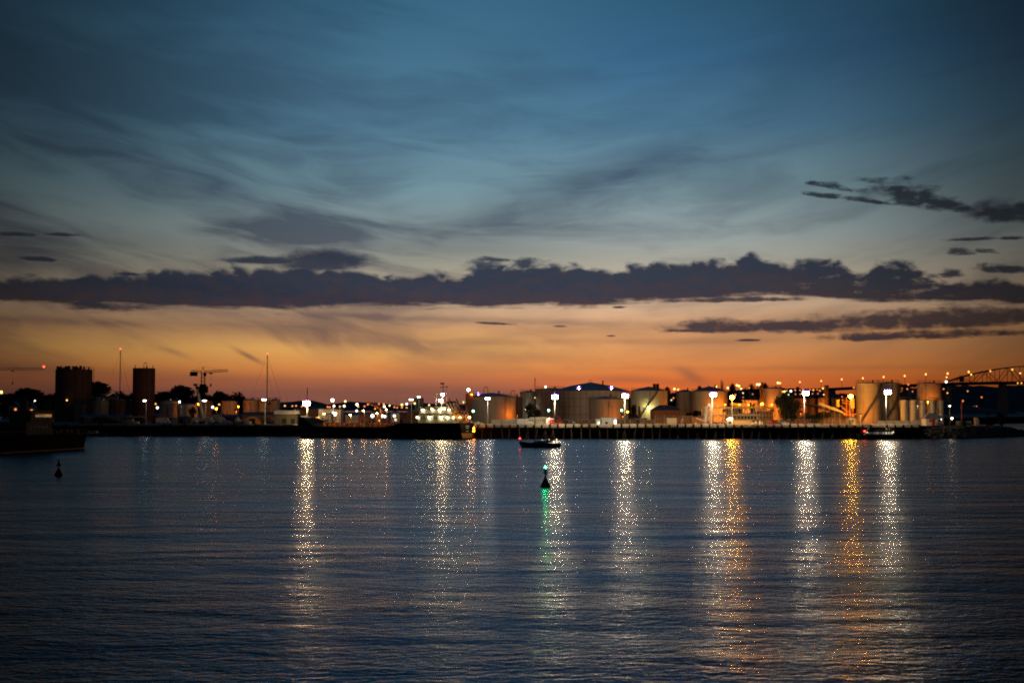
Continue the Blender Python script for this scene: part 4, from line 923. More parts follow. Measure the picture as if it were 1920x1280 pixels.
def barrier():
    Y = 476; root = thing('barrier_gate', (X(1032, Y), Y, GZ), 'red horizontal bar frame right of the red kiosk', 'barrier')
    L = X(1049, Y) - X(1032, Y); MB().tube((0, 0, 2.9), (L, 0, 2.9), .09, n=5).build('top_bar', M['red'], root); MB().tube((L, 0, 0), (L, 0, 2.9), .08, n=5).build('post', M['red'], root); MB().tube((0, 0, 0), (0, 0, 2.9), .08, n=5).build('post', M['red'], root)
barrier()
# ------------------------------------------------------------------ boats and ships
def hull_mesh(st, zsplit=None):
    """st: stations (x, half beam at deck, half beam at water, z deck, z keel); returns one lofted MB"""
    m = MB(); ring = []
    for (x, bd, bw, zd, zk) in st:
        pts = [(0, zk), (bw * .85, zk), (bw, max(zk, -.4) + .3), ((bw * .6 + bd * .4), (zd + max(zk, 0)) * .5), (bd, zd)]
        ring.append([(x, y, z) for y, z in pts] + [(x, -y, z) for y, z in reversed(pts[1:])])
    n = len(ring[0]); vs = [v for r_ in ring for v in r_]; fs = []
    for i in range(len(ring) - 1):
        for j in range(n):
            fs.append((i * n + j, i * n + (j + 1) % n, (i + 1) * n + (j + 1) % n, (i + 1) * n + j))
    fs += [tuple(range(n)), tuple((len(ring) - 1) * n + j for j in reversed(range(n)))]
    return m.add(vs, fs)
def build_tanker():
    L = 66.0; a = Vector((X(563, 486), 486.0, 0)); b = Vector((X(876, 456), 456.0, 0)); d = (b - a).normalized(); L = (b - a).length
    rz = math.atan2(d.y, d.x)
    root = thing('tanker_ship', (a.x, a.y, 0), 'black hulled coastal tanker with lit deck, moored stern towards the right', 'ship', rz=rz)
    B = 5.6
    def S(t): return t * L
    st = [(-.4, .5, .15, 7.3, 1.2), (S(.02), 2.4, .5, 7.1, -1), (S(.055), 3.9, 1.8, 6.7, -1.5), (S(.09), 4.6, 3.0, 5.8, -1.5), (S(.13), 5.1, 4.2, 4.3, -1.5), (S(.145), 5.3, 4.6, 3.9, -1.5), (S(.3), B, B, 3.6, -1.5), (S(.57), B, B, 3.6, -1.5), (S(.62), B, B, 4.1, -1.5), (S(.655), B, B, 5.0, -1.5), (S(.9), B, B, 5.0, -1.2), (S(.96), 5.3, 4.2, 5.1, -.6), (S(1.0), 4.9, 3.0, 5.2, .4)]
    hull_mesh(st).build('hull', M['black'], root)
    tr = MB(); tr.add([(L + .03, y, z) for y, z in ((-2.95, .35), (2.95, .35), (3.9, 1.9), (-3.9, 1.9))], [(0, 1, 2, 3)]); tr.add([(L + .06, y, z) for y, z in ((-2.95, .35), (2.95, .35), (3.9, 1.9), (-3.9, 1.9))], [(0, 1, 2, 3)]); tr.build('stern_boot_topping', M['ochre'], root)
    g = MB()                                            # illegible white lettering rows on the stern and bow
    for z, w in ((4.1, 2.2), (3.5, 1.6), (2.5, 1.8)):
        k = int(w / .34)
        for i in range(k): g.box((L + .09, -w / 2 + (i + .5) * w / k, z), (.02, w / k * .6, .28))
    g.build('stern_lettering', M['white'], root)
    MB().box((S(.06), -4.05, 3.6), (3.2, .1, .35), 0.35, 0).build('bow_lettering', M['orange'], root)
    MB().tube((S(.018), -1.1, 4.3), (S(.04), -1.9, 2.9), .28, n=6).build('anchor', M['steel'], root)
    bw = MB(); bw.box((S(.03), -2.7, 7.3), (2.4, .12, .7), -.65); bw.build('bulwark', M['blue'], root)
    g = MB()                                            # deck edge railings
    for i in range(48):
        x = S(.16 + .44 * i / 47); g.tube((x, -B + .15, 3.6), (x, -B + .15, 4.7), .05, n=4)
    for z in (4.15, 4.7): g.tube((S(.16), -B + .15, z), (S(.6), -B + .15, z), .035, n=4)
    for i in range(22):
        x = S(.66 + .33 * i / 21); g.tube((x, -B + .3, 5.05), (x, -B + .3, 6.1), .05, n=4)
    g.tube((S(.66), -B + .3, 6.1), (S(.99), -B + .3, 6.1), .035, n=4); g.build('railing', M['steel'], root)
    g = MB(); r = random.Random(4)                      # pipes and manifolds on the cargo deck
    for y in (-2.4, -1.6, -.8, 0, .8, 1.6, 2.6): g.tube((S(.17), y, 4.6 + .1 * (y > 0)), (S(.6), y, 4.6), .16, n=6)
    for i in range(16):
        x = S(.18 + .42 * i / 15); g.tube((x, -3.4, 4.9), (x, 3.4, 4.9), .12, n=5); g.tube((x, -3.2, 3.7), (x, -3.2, 5.3), .11, n=5)
        if r.random() < .7: g.tube((x + .8, r.uniform(-3, 1), 3.7), (x + .8, r.uniform(-3, 1), 5.2 + r.random() * 2.0), .13, n=5)
    g.build('cargo_pipes', M['rust'], root)
    g = MB()
    for i in range(14):
        x = S(.19 + .4 * i / 13) + r.uniform(-.4, .4); g.lathe([(.5, 0), (.5, .8), (.2, 1.0)], (x, r.uniform(-3.6, -2.2), 3.65), 8)
    g.build('hatches', M['ochre'], root)
    g = MB()                                            # raised walkway
    g.box((S(.38), 0, 6.0), (S(.44), 1.1, .12))
    for i in range(20):
        x = S(.165 + .43 * i / 19); g.tube((x, -.55, 3.6), (x, -.55, 7.0), .05, n=4)
    g.tube((S(.165), -.55, 7.0), (S(.595), -.55, 7.0), .04, n=4); g.build('catwalk', M['rust'], root)
    g = MB()                                            # hose crane amidships
    g.tube((S(.5), 0, 3.6), (S(.5), 0, 10), .35, .28, 8); g.tube((S(.5), 0, 9.6), (S(.42), 0, 11.6), .18, n=6); g.tube((S(.5), 0, 10.5), (S(.42), 0, 11.7), .05, n=4); g.build('hose_crane', M['orange'], root)
    for i, (t, h) in enumerate(((.2, 8.0), (.27, 8.2), (.36, 7.6), (.44, 9.0), (.52, 8.2), (.575, 9.4))):
        m_ = MB(); m_.tube((S(t), -3.9, 3.6), (S(t), -3.9, h), .1, n=5); m_.tube((S(t), -3.9, h), (S(t), -4.4, h + .15), .05, n=4); m_ = m_.build('light_post', M['steel'], root)
        MB().box((S(t), -4.4, h), (.35, .3, .25)).build('deck_lamp', E['shipo'], m_)
    def S2(t): return (t + .045) * L
    # accommodation
    MB().box((S2(.815), 0, 6.45), ((.2 * L), 9.0, 2.7)).build('deckhouse', M['white'], root)
    g = MB()
    for i in range(9): g.box((S2(.735 + .018 * i), -4.53, 6.7), (.45, .06, .45))
    g.build('window', M['glass'], root)
    MB().box((S2(.775), 0, 7.92), ((.155 * L), 9.4, .2)).build('boat_deck', M['dark'], root)
    MB().box((S2(.775), 0, 9.2), ((.115 * L), 6.6, 2.3)).build('bridge_house', M['white'], root)
    g = MB()
    for i in range(7): g.box((S2(.73 + .0145 * i), -3.33, 9.7), (.6, .06, .6))
    g.build('bridge_window', M['glass'], root)
    MB().box((S2(.77), 0, 10.5), ((.14 * L), 8.0, .18)).build('bridge_roof', M['dark'], root)
    f = MB(); f.add([(S2(x), y, z) for x, z in ((.855, 8), (.895, 8), (.862, 11.6), (.893, 11.6)) for y in (-1.4, 1.4)], [(0, 1, 3, 2), (4, 6, 7, 5), (0, 4, 5, 1), (2, 3, 7, 6), (0, 2, 6, 4), (1, 5, 7, 3)]); f = f.build('funnel', M['cream'], root)
    MB().box((S2(.878), 0, 11.85), (2.2, 2.9, .5)).build('funnel_cap', M['black'], f)
    g = MB()                                            # radar mast and aerials
    g.tube((S2(.815), 0, 10.5), (S2(.82), 0, 17.6), .16, .1, 6); g.box((S2(.815), 0, 16.6), (1.6, .3, .2)); g.box((S2(.815), 0, 17.8), (1.3, .5, .5)); g.tube((S2(.84), 0, 10.5), (S2(.84), 0, 16.9), .07, n=5); g.box((S2(.84), 0, 16.8), (.6, .4, .35))
    g.tube((S2(.78), 0, 10.5), (S2(.78), 0, 14.4), .09, n=5); g.box((S2(.775), 0, 13.6), (1.9, .2, .2)); g.tube((S2(.8), 1, 10.5), (S2(.8), 1, 13.4), .08, n=5)
    g.build('radar_mast', M['steel'], root)
    for i, y in enumerate((-1.5, -.4)):                 # lifeboat davits, rust red, fanned upward at the stern
        x = S2(.895 + .03 * i); g = MB()
        g.path([(x, y, 5.1), (x - .4, y, 8.5), (x - 2.6, y, 11.8)], .26, 6); g.path([(x + 2.2, y, 5.1), (x + 1.2, y, 8), (x - .8, y, 10.6), (x - 1.9, y, 12.9)], .22, 6); g.path([(x + 2.6, y, 5.3), (x + 2.2, y, 9), (x + 1.0, y, 12.2)], .17, 6)
        g.build('davit', M['rust'], root)
    lb = hull_mesh([(0, .2, .1, 2.2, .9), (.6, .9, .6, 1.9, .2), (2.4, 1.1, .9, 1.8, 0), (4.2, .9, .6, 1.9, .2), (4.9, .3, .1, 2.1, .8)]).build('lifeboat', M['orange'], root); lb.location = (S2(.895), -2.6, 7.3); lb.rotation_euler = (0, .5, 0)
    g = MB()
    for i in range(6): g.tube((L - .4, -3.6 + i * 1.4, 5.1), (L + .2 - .2 * i, -3.6 + i * 1.4, 7.6), .12, n=5)
    g.build('stern_fairlead_posts', M['steel'], root)
    # lamps on the superstructure (they belong to the ship)
    lamp = [(.715, -4.9, 6.9, .4, 'ship'), (.785, -4.9, 6.9, .55, 'ship'), (.85, -4.9, 6.9, .6, 'ship'), (.885, -4.9, 6.9, .4, 'ship'), (.92, -4.7, 6.9, .45, 'ship'), (.955, -4.6, 6.9, .4, 'ship'),
            (.735, -3.8, 9.3, .5, 'ship'), (.79, -3.8, 9.5, .45, 'ship'), (.835, -3.8, 9.3, .6, 'ship'), (.853, -3.4, 9.6, .7, 'ship'), (.885, -3.6, 9.3, .45, 'ship'), (.808, -.6, 12.3, .8, 'shipw'), (.822, -.6, 14.2, .85, 'shipw')]
    for t, y, z, s, e in lamp:
        h = MB().box((S2(t), y + .1, z + s * .5), (s * 1.1, s * .9, .06)).build('lamp_bracket', M['steel'], root)
        MB().box((S2(t), y, z), (s * .9, s * .6, s * .7)).build('deck_lamp', E[e], h)
    for t, z in ((.808, 12.3), (.822, 14.2)):  # glowing rings added to imitate the lens halo, not ship fittings
        MB().lathe([(.62, 0), (.8, 0), (.8, .18), (.62, .18), (.62, 0)], (S2(t), -.6, z + .42), 12).build('added_lamp_halo', E['rimp' if z < 13 else 'rim'], root)
    g = MB(); g.tube((L, -1.5, 5.2), (L + 1.6, -1.5, 7.0), .08, n=5); g = g.build('stern_light_arm', M['steel'], root)
    MB().box((L + 1.7, -1.5, 6.9), (.4, .4, .3)).build('stern_lamp', E['shipo'], g)
build_tanker()
for i, py in enumerate((802.5, 808)):
    o = thing('fender_lamp', (X(888.5, 463.5), 463.5, Z(py, 463.5)), ('upper', 'lower')[i] + ' orange lamp on the wharf face beside the ship stern', 'lamp', 'orange lamps on the wharf face')
    MB().ball((0, 0, 0), .3, 6, 4).build('lens', E['sodium2'], o); MB().box((0, .35, 0), (.2, .5, .2)).build('bracket', M['dark'], o)

def build_yacht():
    Y = 360; x0, x1 = X(973.5, Y), X(1051, Y); L = x1 - x0
    root = thing('sailing_yacht', (x0, Y, 0), 'dark sailing yacht under way with a tall bare mast and a red bow light', 'yacht')
    st = [(0, .12, .05, 1.55, .9), (L * .08, .75, .25, 1.45, -.2), (L * .25, 1.45, 1.0, 1.25, -.5), (L * .55, 1.75, 1.5, 1.1, -.5), (L * .85, 1.55, 1.35, 1.1, -.4), (L, 1.35, 1.1, 1.15, -.1)]
    hull_mesh(st).build('hull', M['blue'], root)
    MB().prism([(L * .3, 1.1), (L * .7, 1.1), (L * .68, 1.65), (L * .45, 1.75), (L * .34, 1.4)], -.9, .9).build('cabin', M['white'], root)
    w = MB()
    for i in range(3): w.box((L * (.46 + .07 * i), -.92, 1.45), (.45, .03, .16))
    w.build('window', M['glass'], root)
    MB().prism([(L * .66, 1.2), (L * .77, 1.2), (L * .78, 1.9), (L * .74, 2.2), (L * .68, 2.15), (L * .655, 1.8)], -.8, .8).build('spray_hood', M['dark'], root)
    zm = Z(708, Y); xm = X(1003, Y) - x0
    MB().tube((xm, 0, 1.2), (xm, 0, zm), .11, .08, 8).build('mast', M['dark'], root)
    MB().tube((xm, 0, 2.4), (xm + L * .42, 0, 2.55), .08, n=6).build('boom', M['dark'], root)
    MB().tube((xm + .2, 0, 2.66), (xm + L * .4, 0, 2.76), .17, .12, 8).build('furled_sail', M['canvas'], root)
    g = MB()
    for f in (.38, .68): g.box((xm, 0, 1.2 + (zm - 1.2) * f), (.12, 1.5 - f, .06))
    g.build('spreader', M['dark'], root)
    g = MB()
    for a, b in (((xm, 0, zm), (.2, 0, 1.5)), ((xm, 0, zm), (L - .1, 0, 1.2)), ((xm, 0, zm), (xm, -1.6, 1.2)), ((xm, 0, zm), (xm, 1.6, 1.2)), ((xm, 0, 1 + (zm - 1) * .65), (xm + .8, 1.6, 1.2))): g.tube(a, b, .014, n=3)
    g.build('rigging', M['dark'], root)
    g = MB()
    for i in range(12):
        x = L * (.05 + .93 * i / 11); g.tube((x, -1.4 * min(1, x / 2.5 + .15), 1.25), (x, -1.4 * min(1, x / 2.5 + .15), 1.9), .018, n=3)
    g.tube((.1, -.1, 2.1), (.8, -.5, 2.1), .02, n=3); g.tube((.1, .1, 2.1), (.8, .5, 2.1), .02, n=3); g.tube((.1, 0, 1.5), (.1, 0, 2.15), .02, n=3); g.build('guard_rail', M['steel'], root)
    for p, r, e in (((.15, 0, 2.25), .17, 'red'), ((L * .9, -.6, 2.0), .17, 'win'), ((L * .72, -.85, 1.95), .11, 'win'), ((L * .55, -.95, 1.9), .07, 'w'), ((xm, -.15, Z(745.5, Y)), .14, 'y')):
        MB().ball(p, r, 6, 4).build('navigation_light', E[e], root)
    for i, fx in enumerate((.8, .87)):                     # two people in the cockpit
        body_person(X(973.5, Y) + L * fx, Y + (.3 if i else -.2), 1.0, ('person in dark clothes sitting in the yacht cockpit, nearer the hood', 'person in dark clothes sitting in the yacht cockpit, nearer the stern')[i])
def body_person(x, y, z, label):
    root_l = label; me = bpy.data.meshes.new('person'); 
    J = [(0, 0, .5), (0, 0, .75), (0, 0, 1.02), (0, 0, 1.12), (0, 0, 1.26), (.17, 0, 1.0), (.24, -.1, .75), (.3, -.3, .68), (-.17, 0, 1.0), (-.24, -.1, .75), (-.1, -.32, .68), (.1, -.1, .48), (.13, -.45, .5), (.13, -.47, .08), (-.1, -.1, .48), (-.13, -.45, .5), (-.13, -.47, .08)]
    Ed = [(0, 1), (1, 2), (2, 3), (3, 4), (2, 5), (5, 6), (6, 7), (2, 8), (8, 9), (9, 10), (0, 11), (11, 12), (12, 13), (0, 14), (14, 15), (15, 16)]
    Rr = [.15, .15, .13, .055, .1, .07, .05, .04, .07, .05, .04, .09, .07, .05, .09, .07, .05]
    me.from_pydata(J, Ed, []); me.materials.append(M['dark']); o = bpy.data.objects.new('person', me); COL.objects.link(o)
    sk = o.modifiers.new('skin', 'SKIN'); 
    for i, v in enumerate(me.skin_vertices[0].data): v.radius = (Rr[i], Rr[i])
    me.skin_vertices[0].data[0].use_root = True
    o.modifiers.new('sub', 'SUBSURF').levels = 1
    o.location = (x, y, z - .1); tag(o, label, 'person')
build_yacht()

def build_ferry():
    Y = 452; x0, x1 = X(1604, Y), X(1672, Y); L = x1 - x0
    root = thing('harbour_ferry', (x0, Y, 0), 'small harbour ferry with lit cabin windows and a red light passing the wharf', 'ferry')
    st = [(0, .2, .1, 1.9, .8), (L * .08, 1.2, .5, 1.7, -.2), (L * .25, 1.9, 1.4, 1.35, -.5), (L * .6, 2.0, 1.8, 1.15, -.5), (L, 1.9, 1.7, 1.15, -.4)]
    hull_mesh(st).build('hull', M['dark'], root)
    MB().prism([(L * .2, 1.2), (L * .99, 1.15), (L * .99, 2.75), (L * .27, 2.75)], -1.6, 1.6).build('cabin', M['vhouse'], root)
    MB().box((L * .63, 0, 2.85), (L * .76, 3.6, .14)).build('roof', M['dark'], root)
    MB().prism([(L * .3, 2.93), (L * .48, 2.93), (L * .46, 3.75), (L * .34, 3.75)], -1.1, 1.1).build('wheelhouse', M['dark'], root)
    for i in range(9):
        w = MB().box((L * (.31 + .078 * i), -1.62, 2.0), (.62, .04, .8)).build('window', M['dark'], root)
        MB().box((L * (.31 + .078 * i), -1.66, 2.0), (.52, .03, .66)).build('pane', mat('cabin_light_%d' % i, (.02, .02, .02), emit=(1, .85, .62), es=(.1, .05, .14, .25, .1, .3, .7, .5, .6)[i], sample=False), w)
    for p, r, e in (((L * .2, -1.2, 2.6), .24, 'red'), ((L * .26, -1.5, 2.2), .17, 'w'), ((L * .97, -1.75, 2.3), .2, 'win'), ((L * .8, -1.2, 3.35), .1, 'win'), ((L * .88, -1.2, 3.3), .07, 'win')): MB().ball(p, r, 6, 4).build('navigation_light', E[e], root)
    g = MB()
    for i in range(8): g.tube((L * (.52 + .06 * i), -1.5, 2.9), (L * (.52 + .06 * i), -1.5, 3.7), .03, n=4)
    g.tube((L * .52, -1.5, 3.7), (L * .94, -1.5, 3.7), .03, n=4); g.tube((L * .15, 0, 1.7), (L * .15, 0, 3.9), .04, n=4); g.build('railing', M['steel'], root)
build_ferry()

def build_buoys():
    Y = H * F / (911.5 - 764); root = thing('lit_buoy', (X(1022.5, Y), Y, 0), 'dark conical buoy carrying a bright green lantern', 'buoy')
    s = 37 * mpp(Y) / 37
    MB().lathe([(1.0 * .66 * s * 14, -.5), (9.6 * s, 0), (9.9 * s, 1.6 * s), (7.5 * s, 6.5 * s), (2.6 * s, 16.5 * s), (1.2 * s, 19 * s), (0.9 * s, 23 * s), (.9 * s, 26 * s)], n=20).build('float', M['green'], root)
    g = MB(); g.lathe([(4.2 * s, 24 * s), (4.4 * s, 25.2 * s)], n=12)
    for i in range(6):
        a = i * math.pi / 3; g.tube((4.0 * s * math.cos(a), 4.0 * s * math.sin(a), 25 * s), (2.2 * s * math.cos(a), 2.2 * s * math.sin(a), 33 * s), .55 * s, n=4)
    g.lathe([(2.6 * s, 33 * s), (2.2 * s, 34.5 * s), (1.2 * s, 35 * s)], n=12); g.lathe([(1.6 * s, 25 * s), (1.5 * s, 33 * s)], n=8); g.build('lantern_cage', M['green'], root)
    MB().lathe([(1.0 * s, 35 * s), (1.35 * s, 35.8 * s), (1.35 * s, 37.6 * s), (.6 * s, 38.6 * s)], n=10).build('lantern', E['buoy'], root)
    MB().lathe([(9.7 * s, .2 * s), (10.3 * s, .8 * s), (10.2 * s, 1.8 * s), (9.5 * s, 2.2 * s)], n=20).build('rubbing_ring', M['rubber'], root)
    Y = H * F / (891 - 764); s = mpp(Y); root = thing('unlit_buoy', (X(113.5, Y), Y, 0), 'dark unlit buoy with a cone topmark near the left edge', 'buoy')
    MB().lathe([(6 * s, -.4), (7.8 * s, 0), (8.0 * s, 2 * s), (6.2 * s, 5.5 * s), (2.4 * s, 13 * s), (1.0 * s, 15 * s), (.8 * s, 18.5 * s)], n=18).build('float', M['rust'], root)
    g = MB(); g.lathe([(4.6 * s, 17.5 * s), (4.6 * s, 18.3 * s), (0.5 * s, 29.5 * s)], n=12); g.build('topmark', M['rust'], root)
    MB().lathe([(.8 * s, 29 * s), (.8 * s, 31 * s), (.3 * s, 31.5 * s)], n=8).build('dark_lantern', M['black'], root)
build_buoys()

def build_coaster():
    a = Vector((X(-210, 272), 272.0, 0)); b = Vector((X(136, 346), 346.0, 0)); d = (b - a).normalized(); L = (b - a).length
    root = thing('cargo_vessel', (a.x, a.y, 0), 'dark red-brown cargo vessel jutting in at the left edge', 'ship', rz=math.atan2(d.y, d.x))
    B = 5
    st = [(0, 3, 2, 4.4, -1), (L * .1, B, 4.6, 4.2, -1), (L * .7, B, B, 3.9, -1), (L * .9, 4.8, 4.4, 3.75, -1), (L * .985, 4.5, 3.8, 3.75, -.8), (L + .4, 4.0, 3.2, 3.8, .3)]
    hull_mesh(st).build('hull', M['vessel'], root)
    MB().box((L * .55, -B - .06, .32), (L * .86, .1, .18)).build('waterline_stripe', M['ochre'], root)
    def Lx(px): # local x of a pixel column along the vessel
        best = min(range(0, 1001), key=lambda i: abs((960 + F * ((a + d * L * i / 1000).x) / ((a + d * L * i / 1000).y)) - px)); return L * best / 1000
    x1, x2 = Lx(18), Lx(66)
    MB().box(((x1 + x2) / 2, -1, 5.3), (x2 - x1, 6.5, 3.0)).build('deckhouse', M['vhouse'], root)
    g = MB()
    for i in range(5): g.box((x1 + (x2 - x1) * (.15 + .16 * i), -4.28, 5.6), (.45, .05, .45))
    g.build('window', M['glass'], root)
    x3, x4 = Lx(42), Lx(84)
    MB().prism([(x3 - 1, 6.8), (x4, 6.8), (x4 - .6, 9.2), (x3 - .5, 9.2)], -2.6, 2.6).build('bridge_house', M['vhouse'], root)
    MB().box(((x3 + x4) / 2, -2.62, 8.2), ((x4 - x3) * .75, .05, .7)).build('bridge_window', M['glass'], root)
    MB().box(((x3 + x4) / 2 - .4, 0, 9.3), (x4 - x3 + .5, 6, .15)).build('bridge_roof', M['vhouse'], root)
    MB().lathe([(.9, 0), (.8, 2.2), (.6, 2.8), (0, 3.2)], (Lx(46), 0, 9.3), 12).build('dome_mast', M['vhouse'], root)
    MB().box((Lx(78), -.5, 4.6), (2.4, 3.5, 1.6)).build('winch_house', M['rust'], root)
    x = Lx(93); g = MB(); g.tube((x, 0, 3.6), (x, 0, 13.0), .34, .3, 8); g.tube((x + .8, 0, 3.6), (x + .8, 0, 12.6), .1, n=5); g.build('derrick_post', M['vhouse'], root)
    MB().tube((x, 0, 12.4), (x - 6, 0, 5.2), .14, n=6).build('derrick_boom', M['dark'], root)
    g = MB()
    for i in range(40):
        xx = L * (.2 + .78 * i / 39); g.tube((xx, -B + .1, 3.8), (xx, -B + .1, 4.8), .04, n=4)
    g.tube((L * .2, -B + .1, 4.8), (L * .98, -B + .1, 4.7), .035, n=4); g.build('railing', M['dark'], root)
    g = MB(); r = random.Random(9)
    for i in range(10): xx = Lx(98 + 3.6 * i); g.box((xx, r.uniform(-3, 1), 4.2), (r.uniform(.4, 1.1), .8, r.uniform(.6, 1.3)))
    g.build('deck_gear', M['dark'], root)
build_coaster()

def small_boat(name, px0, px1, Y, z, m, label, cat, group=None, cover=None, cabin=False, tilt=0.0, hh=1.3, stand=True):
    x0, x1 = X(px0, Y), X(px1, Y); L = x1 - x0; root = thing(name, (x0, Y, z), label, cat, group); root.rotation_euler = (0, tilt, 0)
    st = [(0, .15, .05, hh * 1.15, hh * .6), (L * .12, .7, .25, hh * 1.08, hh * .1), (L * .4, 1.1, .7, hh, 0), (L * .8, 1.15, .85, hh * .95, 0), (L, 1.0, .8, hh * .95, .05)]
    hull_mesh(st).build('hull', M[m], root)
    if cabin:
        MB().prism([(L * .25, hh), (L * .68, hh), (L * .64, hh + .85), (L * .36, hh + .85)], -.75, .75).build('cabin', M['white'], root)
        MB().box((L * .5, -.77, hh + .5), (L * .22, .04, .32)).build('window', M['glass'], root)
    if cover: MB().prism([(L * .08, hh * 1.05), (L * .95, hh * .98), (L * .8, hh + .55), (L * .5, hh + .9), (L * .25, hh + .6)], -1.0, 1.0).build('cover', M[cover], root)
    if stand and z > 2:
        g = MB()
        for f in (.25, .75): g.box((L * f, 0, -.3), (.25, 1.8, .5))
        g.build('cradle', M['timber'], root)
BG = 'boats stored on the left quay'
for (a, b, Y, m, cov, cab, hh, l) in ((392, 403, 520, 'white', None, True, 1.1, 'small white cabin boat right of the crane on the left quay'), (404, 424, 528, 'canvas', 'canvas', False, 1.2, 'covered boat left of the upturned white hull'), (418, 436, 516, 'white', None, False, 1.0, 'white open boat with its bow raised among the stored boats'),
                                      (441, 453, 514, 'white', None, True, 1.0, 'small white cabin boat next to the gleaming white hull'), (455, 472, 513, 'white', None, False, 1.1, 'gleaming white hull lying tilted under the lamp'), (505, 522, 516, 'canvas', None, True, 1.0, 'pale cabin boat right of the lamp mast'), (524, 545, 514, 'orange', 'canvas', False, 1.1, 'boat under an ochre cover before the pale shed'),
                                      (362, 372, 518, 'white', None, False, .9, 'little white dinghy below the crane boom'), (376, 398, 530, 'white', 'canvas', False, 1.3, 'long covered boat behind the crane')):
    small_boat('stored_boat', a, b, Y, GZ + .5, m, l, 'boat', BG, cov, cab, hh=hh, tilt=(.18 if 'raised' in l or 'tilted' in l else 0))
small_boat('moored_launch', 152, 202, 500, 0, 'blue', 'low dark launch with a pale stripe lying below the left quay', 'boat', None, None, True, hh=1.0)
small_boat('motor_cruiser', 232, 262, 508, 3.6, 'white', 'motor cruiser with lit white cabin by the lamp left of the narrow silo', 'boat', None, None, True, hh=1.6)
def dome():
    Y = 515; root = thing('boat_tent', (X(474, Y), Y, GZ), 'orange arched cover tent among the boats on the left quay', 'tent')
    r = 17 * mpp(Y); n = 12; prof = [(-r * math.cos(math.pi * i / n), .8 * r * math.sin(math.pi * i / n)) for i in range(n + 1)]
    MB().prism(prof, 0, 5).build('cover', M['orange'], root)
    g = MB()
    for y in (0, 2.5, 5): g.path([(p[0] * 1.02, y, p[1] * 1.02) for p in prof], .06, 4)
    g.build('hoop', M['steel'], root); MB().box((0, -.05, 1.0), (2.2, .06, 2.0)).build('opening', M['glass'], root)
dome()
def tall_yacht(px, py, Y, label, stay, e='redl'):
    z = Z(py, Y) - GZ; root = thing('masted_yacht', (X(px, Y), Y, GZ), label, 'yacht', 'tall yacht masts on the left')
    h = hull_mesh([(-9, .2, .05, 3.2, 2), (-6, 1.4, .6, 3.0, .6), (0, 2.1, 1.4, 2.8, .4), (6, 1.9, 1.4, 2.8, .6), (8, 1.5, 1.1, 2.8, 1)]).build('hull', M['blue'], root)
    MB().tube((0, 0, 2.5), (0, 0, z), .2, .14, 8).build('mast', M['dark'], root)
    g = MB()
    g.tube((0, 0, z - .5), (stay, 0, 3), .04, n=4); g.tube((0, 0, z - .5), (-8.8, 0, 3), .025, n=3); g.tube((0, 0, z * .8), (stay * .5, .5, 3), .025, n=3); g.tube((.3, 1, z * .6), (0, 0, z), .02, n=3)
    g.build('stay', M['dark'], root)
    g = MB()
    for f in (.35, .6, .8): g.box((0, 0, z * f), (1.6 - f, .15, .1))
    g.box((.9, 0, z * .28), (1.0, .5, .6)); g.build('spreader', M['dark'], root)
    MB().ball((0, 0, z + .2), .3, 6, 4).build('masthead_light', E[e], root)
tall_yacht(226, 655, 590, 'tall slim yacht mast with a red tip between the two dark silos', 6.0)
tall_yacht(501.5, 664, 555, 'tall thick yacht mast with slanting stays right of centre-left tanks', 7.5)
# bare masts of small craft far behind
for i, (px, py) in enumerate(((478, 742), (516, 741), (539, 742), (561, 741), (744, 745), (765, 742), (729, 748), (705, 750))):
    Y = 700; root = thing('small_mast', (X(px, Y), Y, GZ), (ORD[i] + ' thin bare mast on the horizon left of the centre tanks') + ('' if i == 0 else ', counted from the left' if px < 600 else ''), 'mast', 'thin bare masts on the horizon')
    z = Z(py, Y) - GZ; MB().tube((0, 0, 0), (0, 0, z), .09, .05, 4).build('mast', M['dark'], root); MB().box((0, 0, z * .6), (1.2, .08, .06)).build('spreader', M['dark'], root)

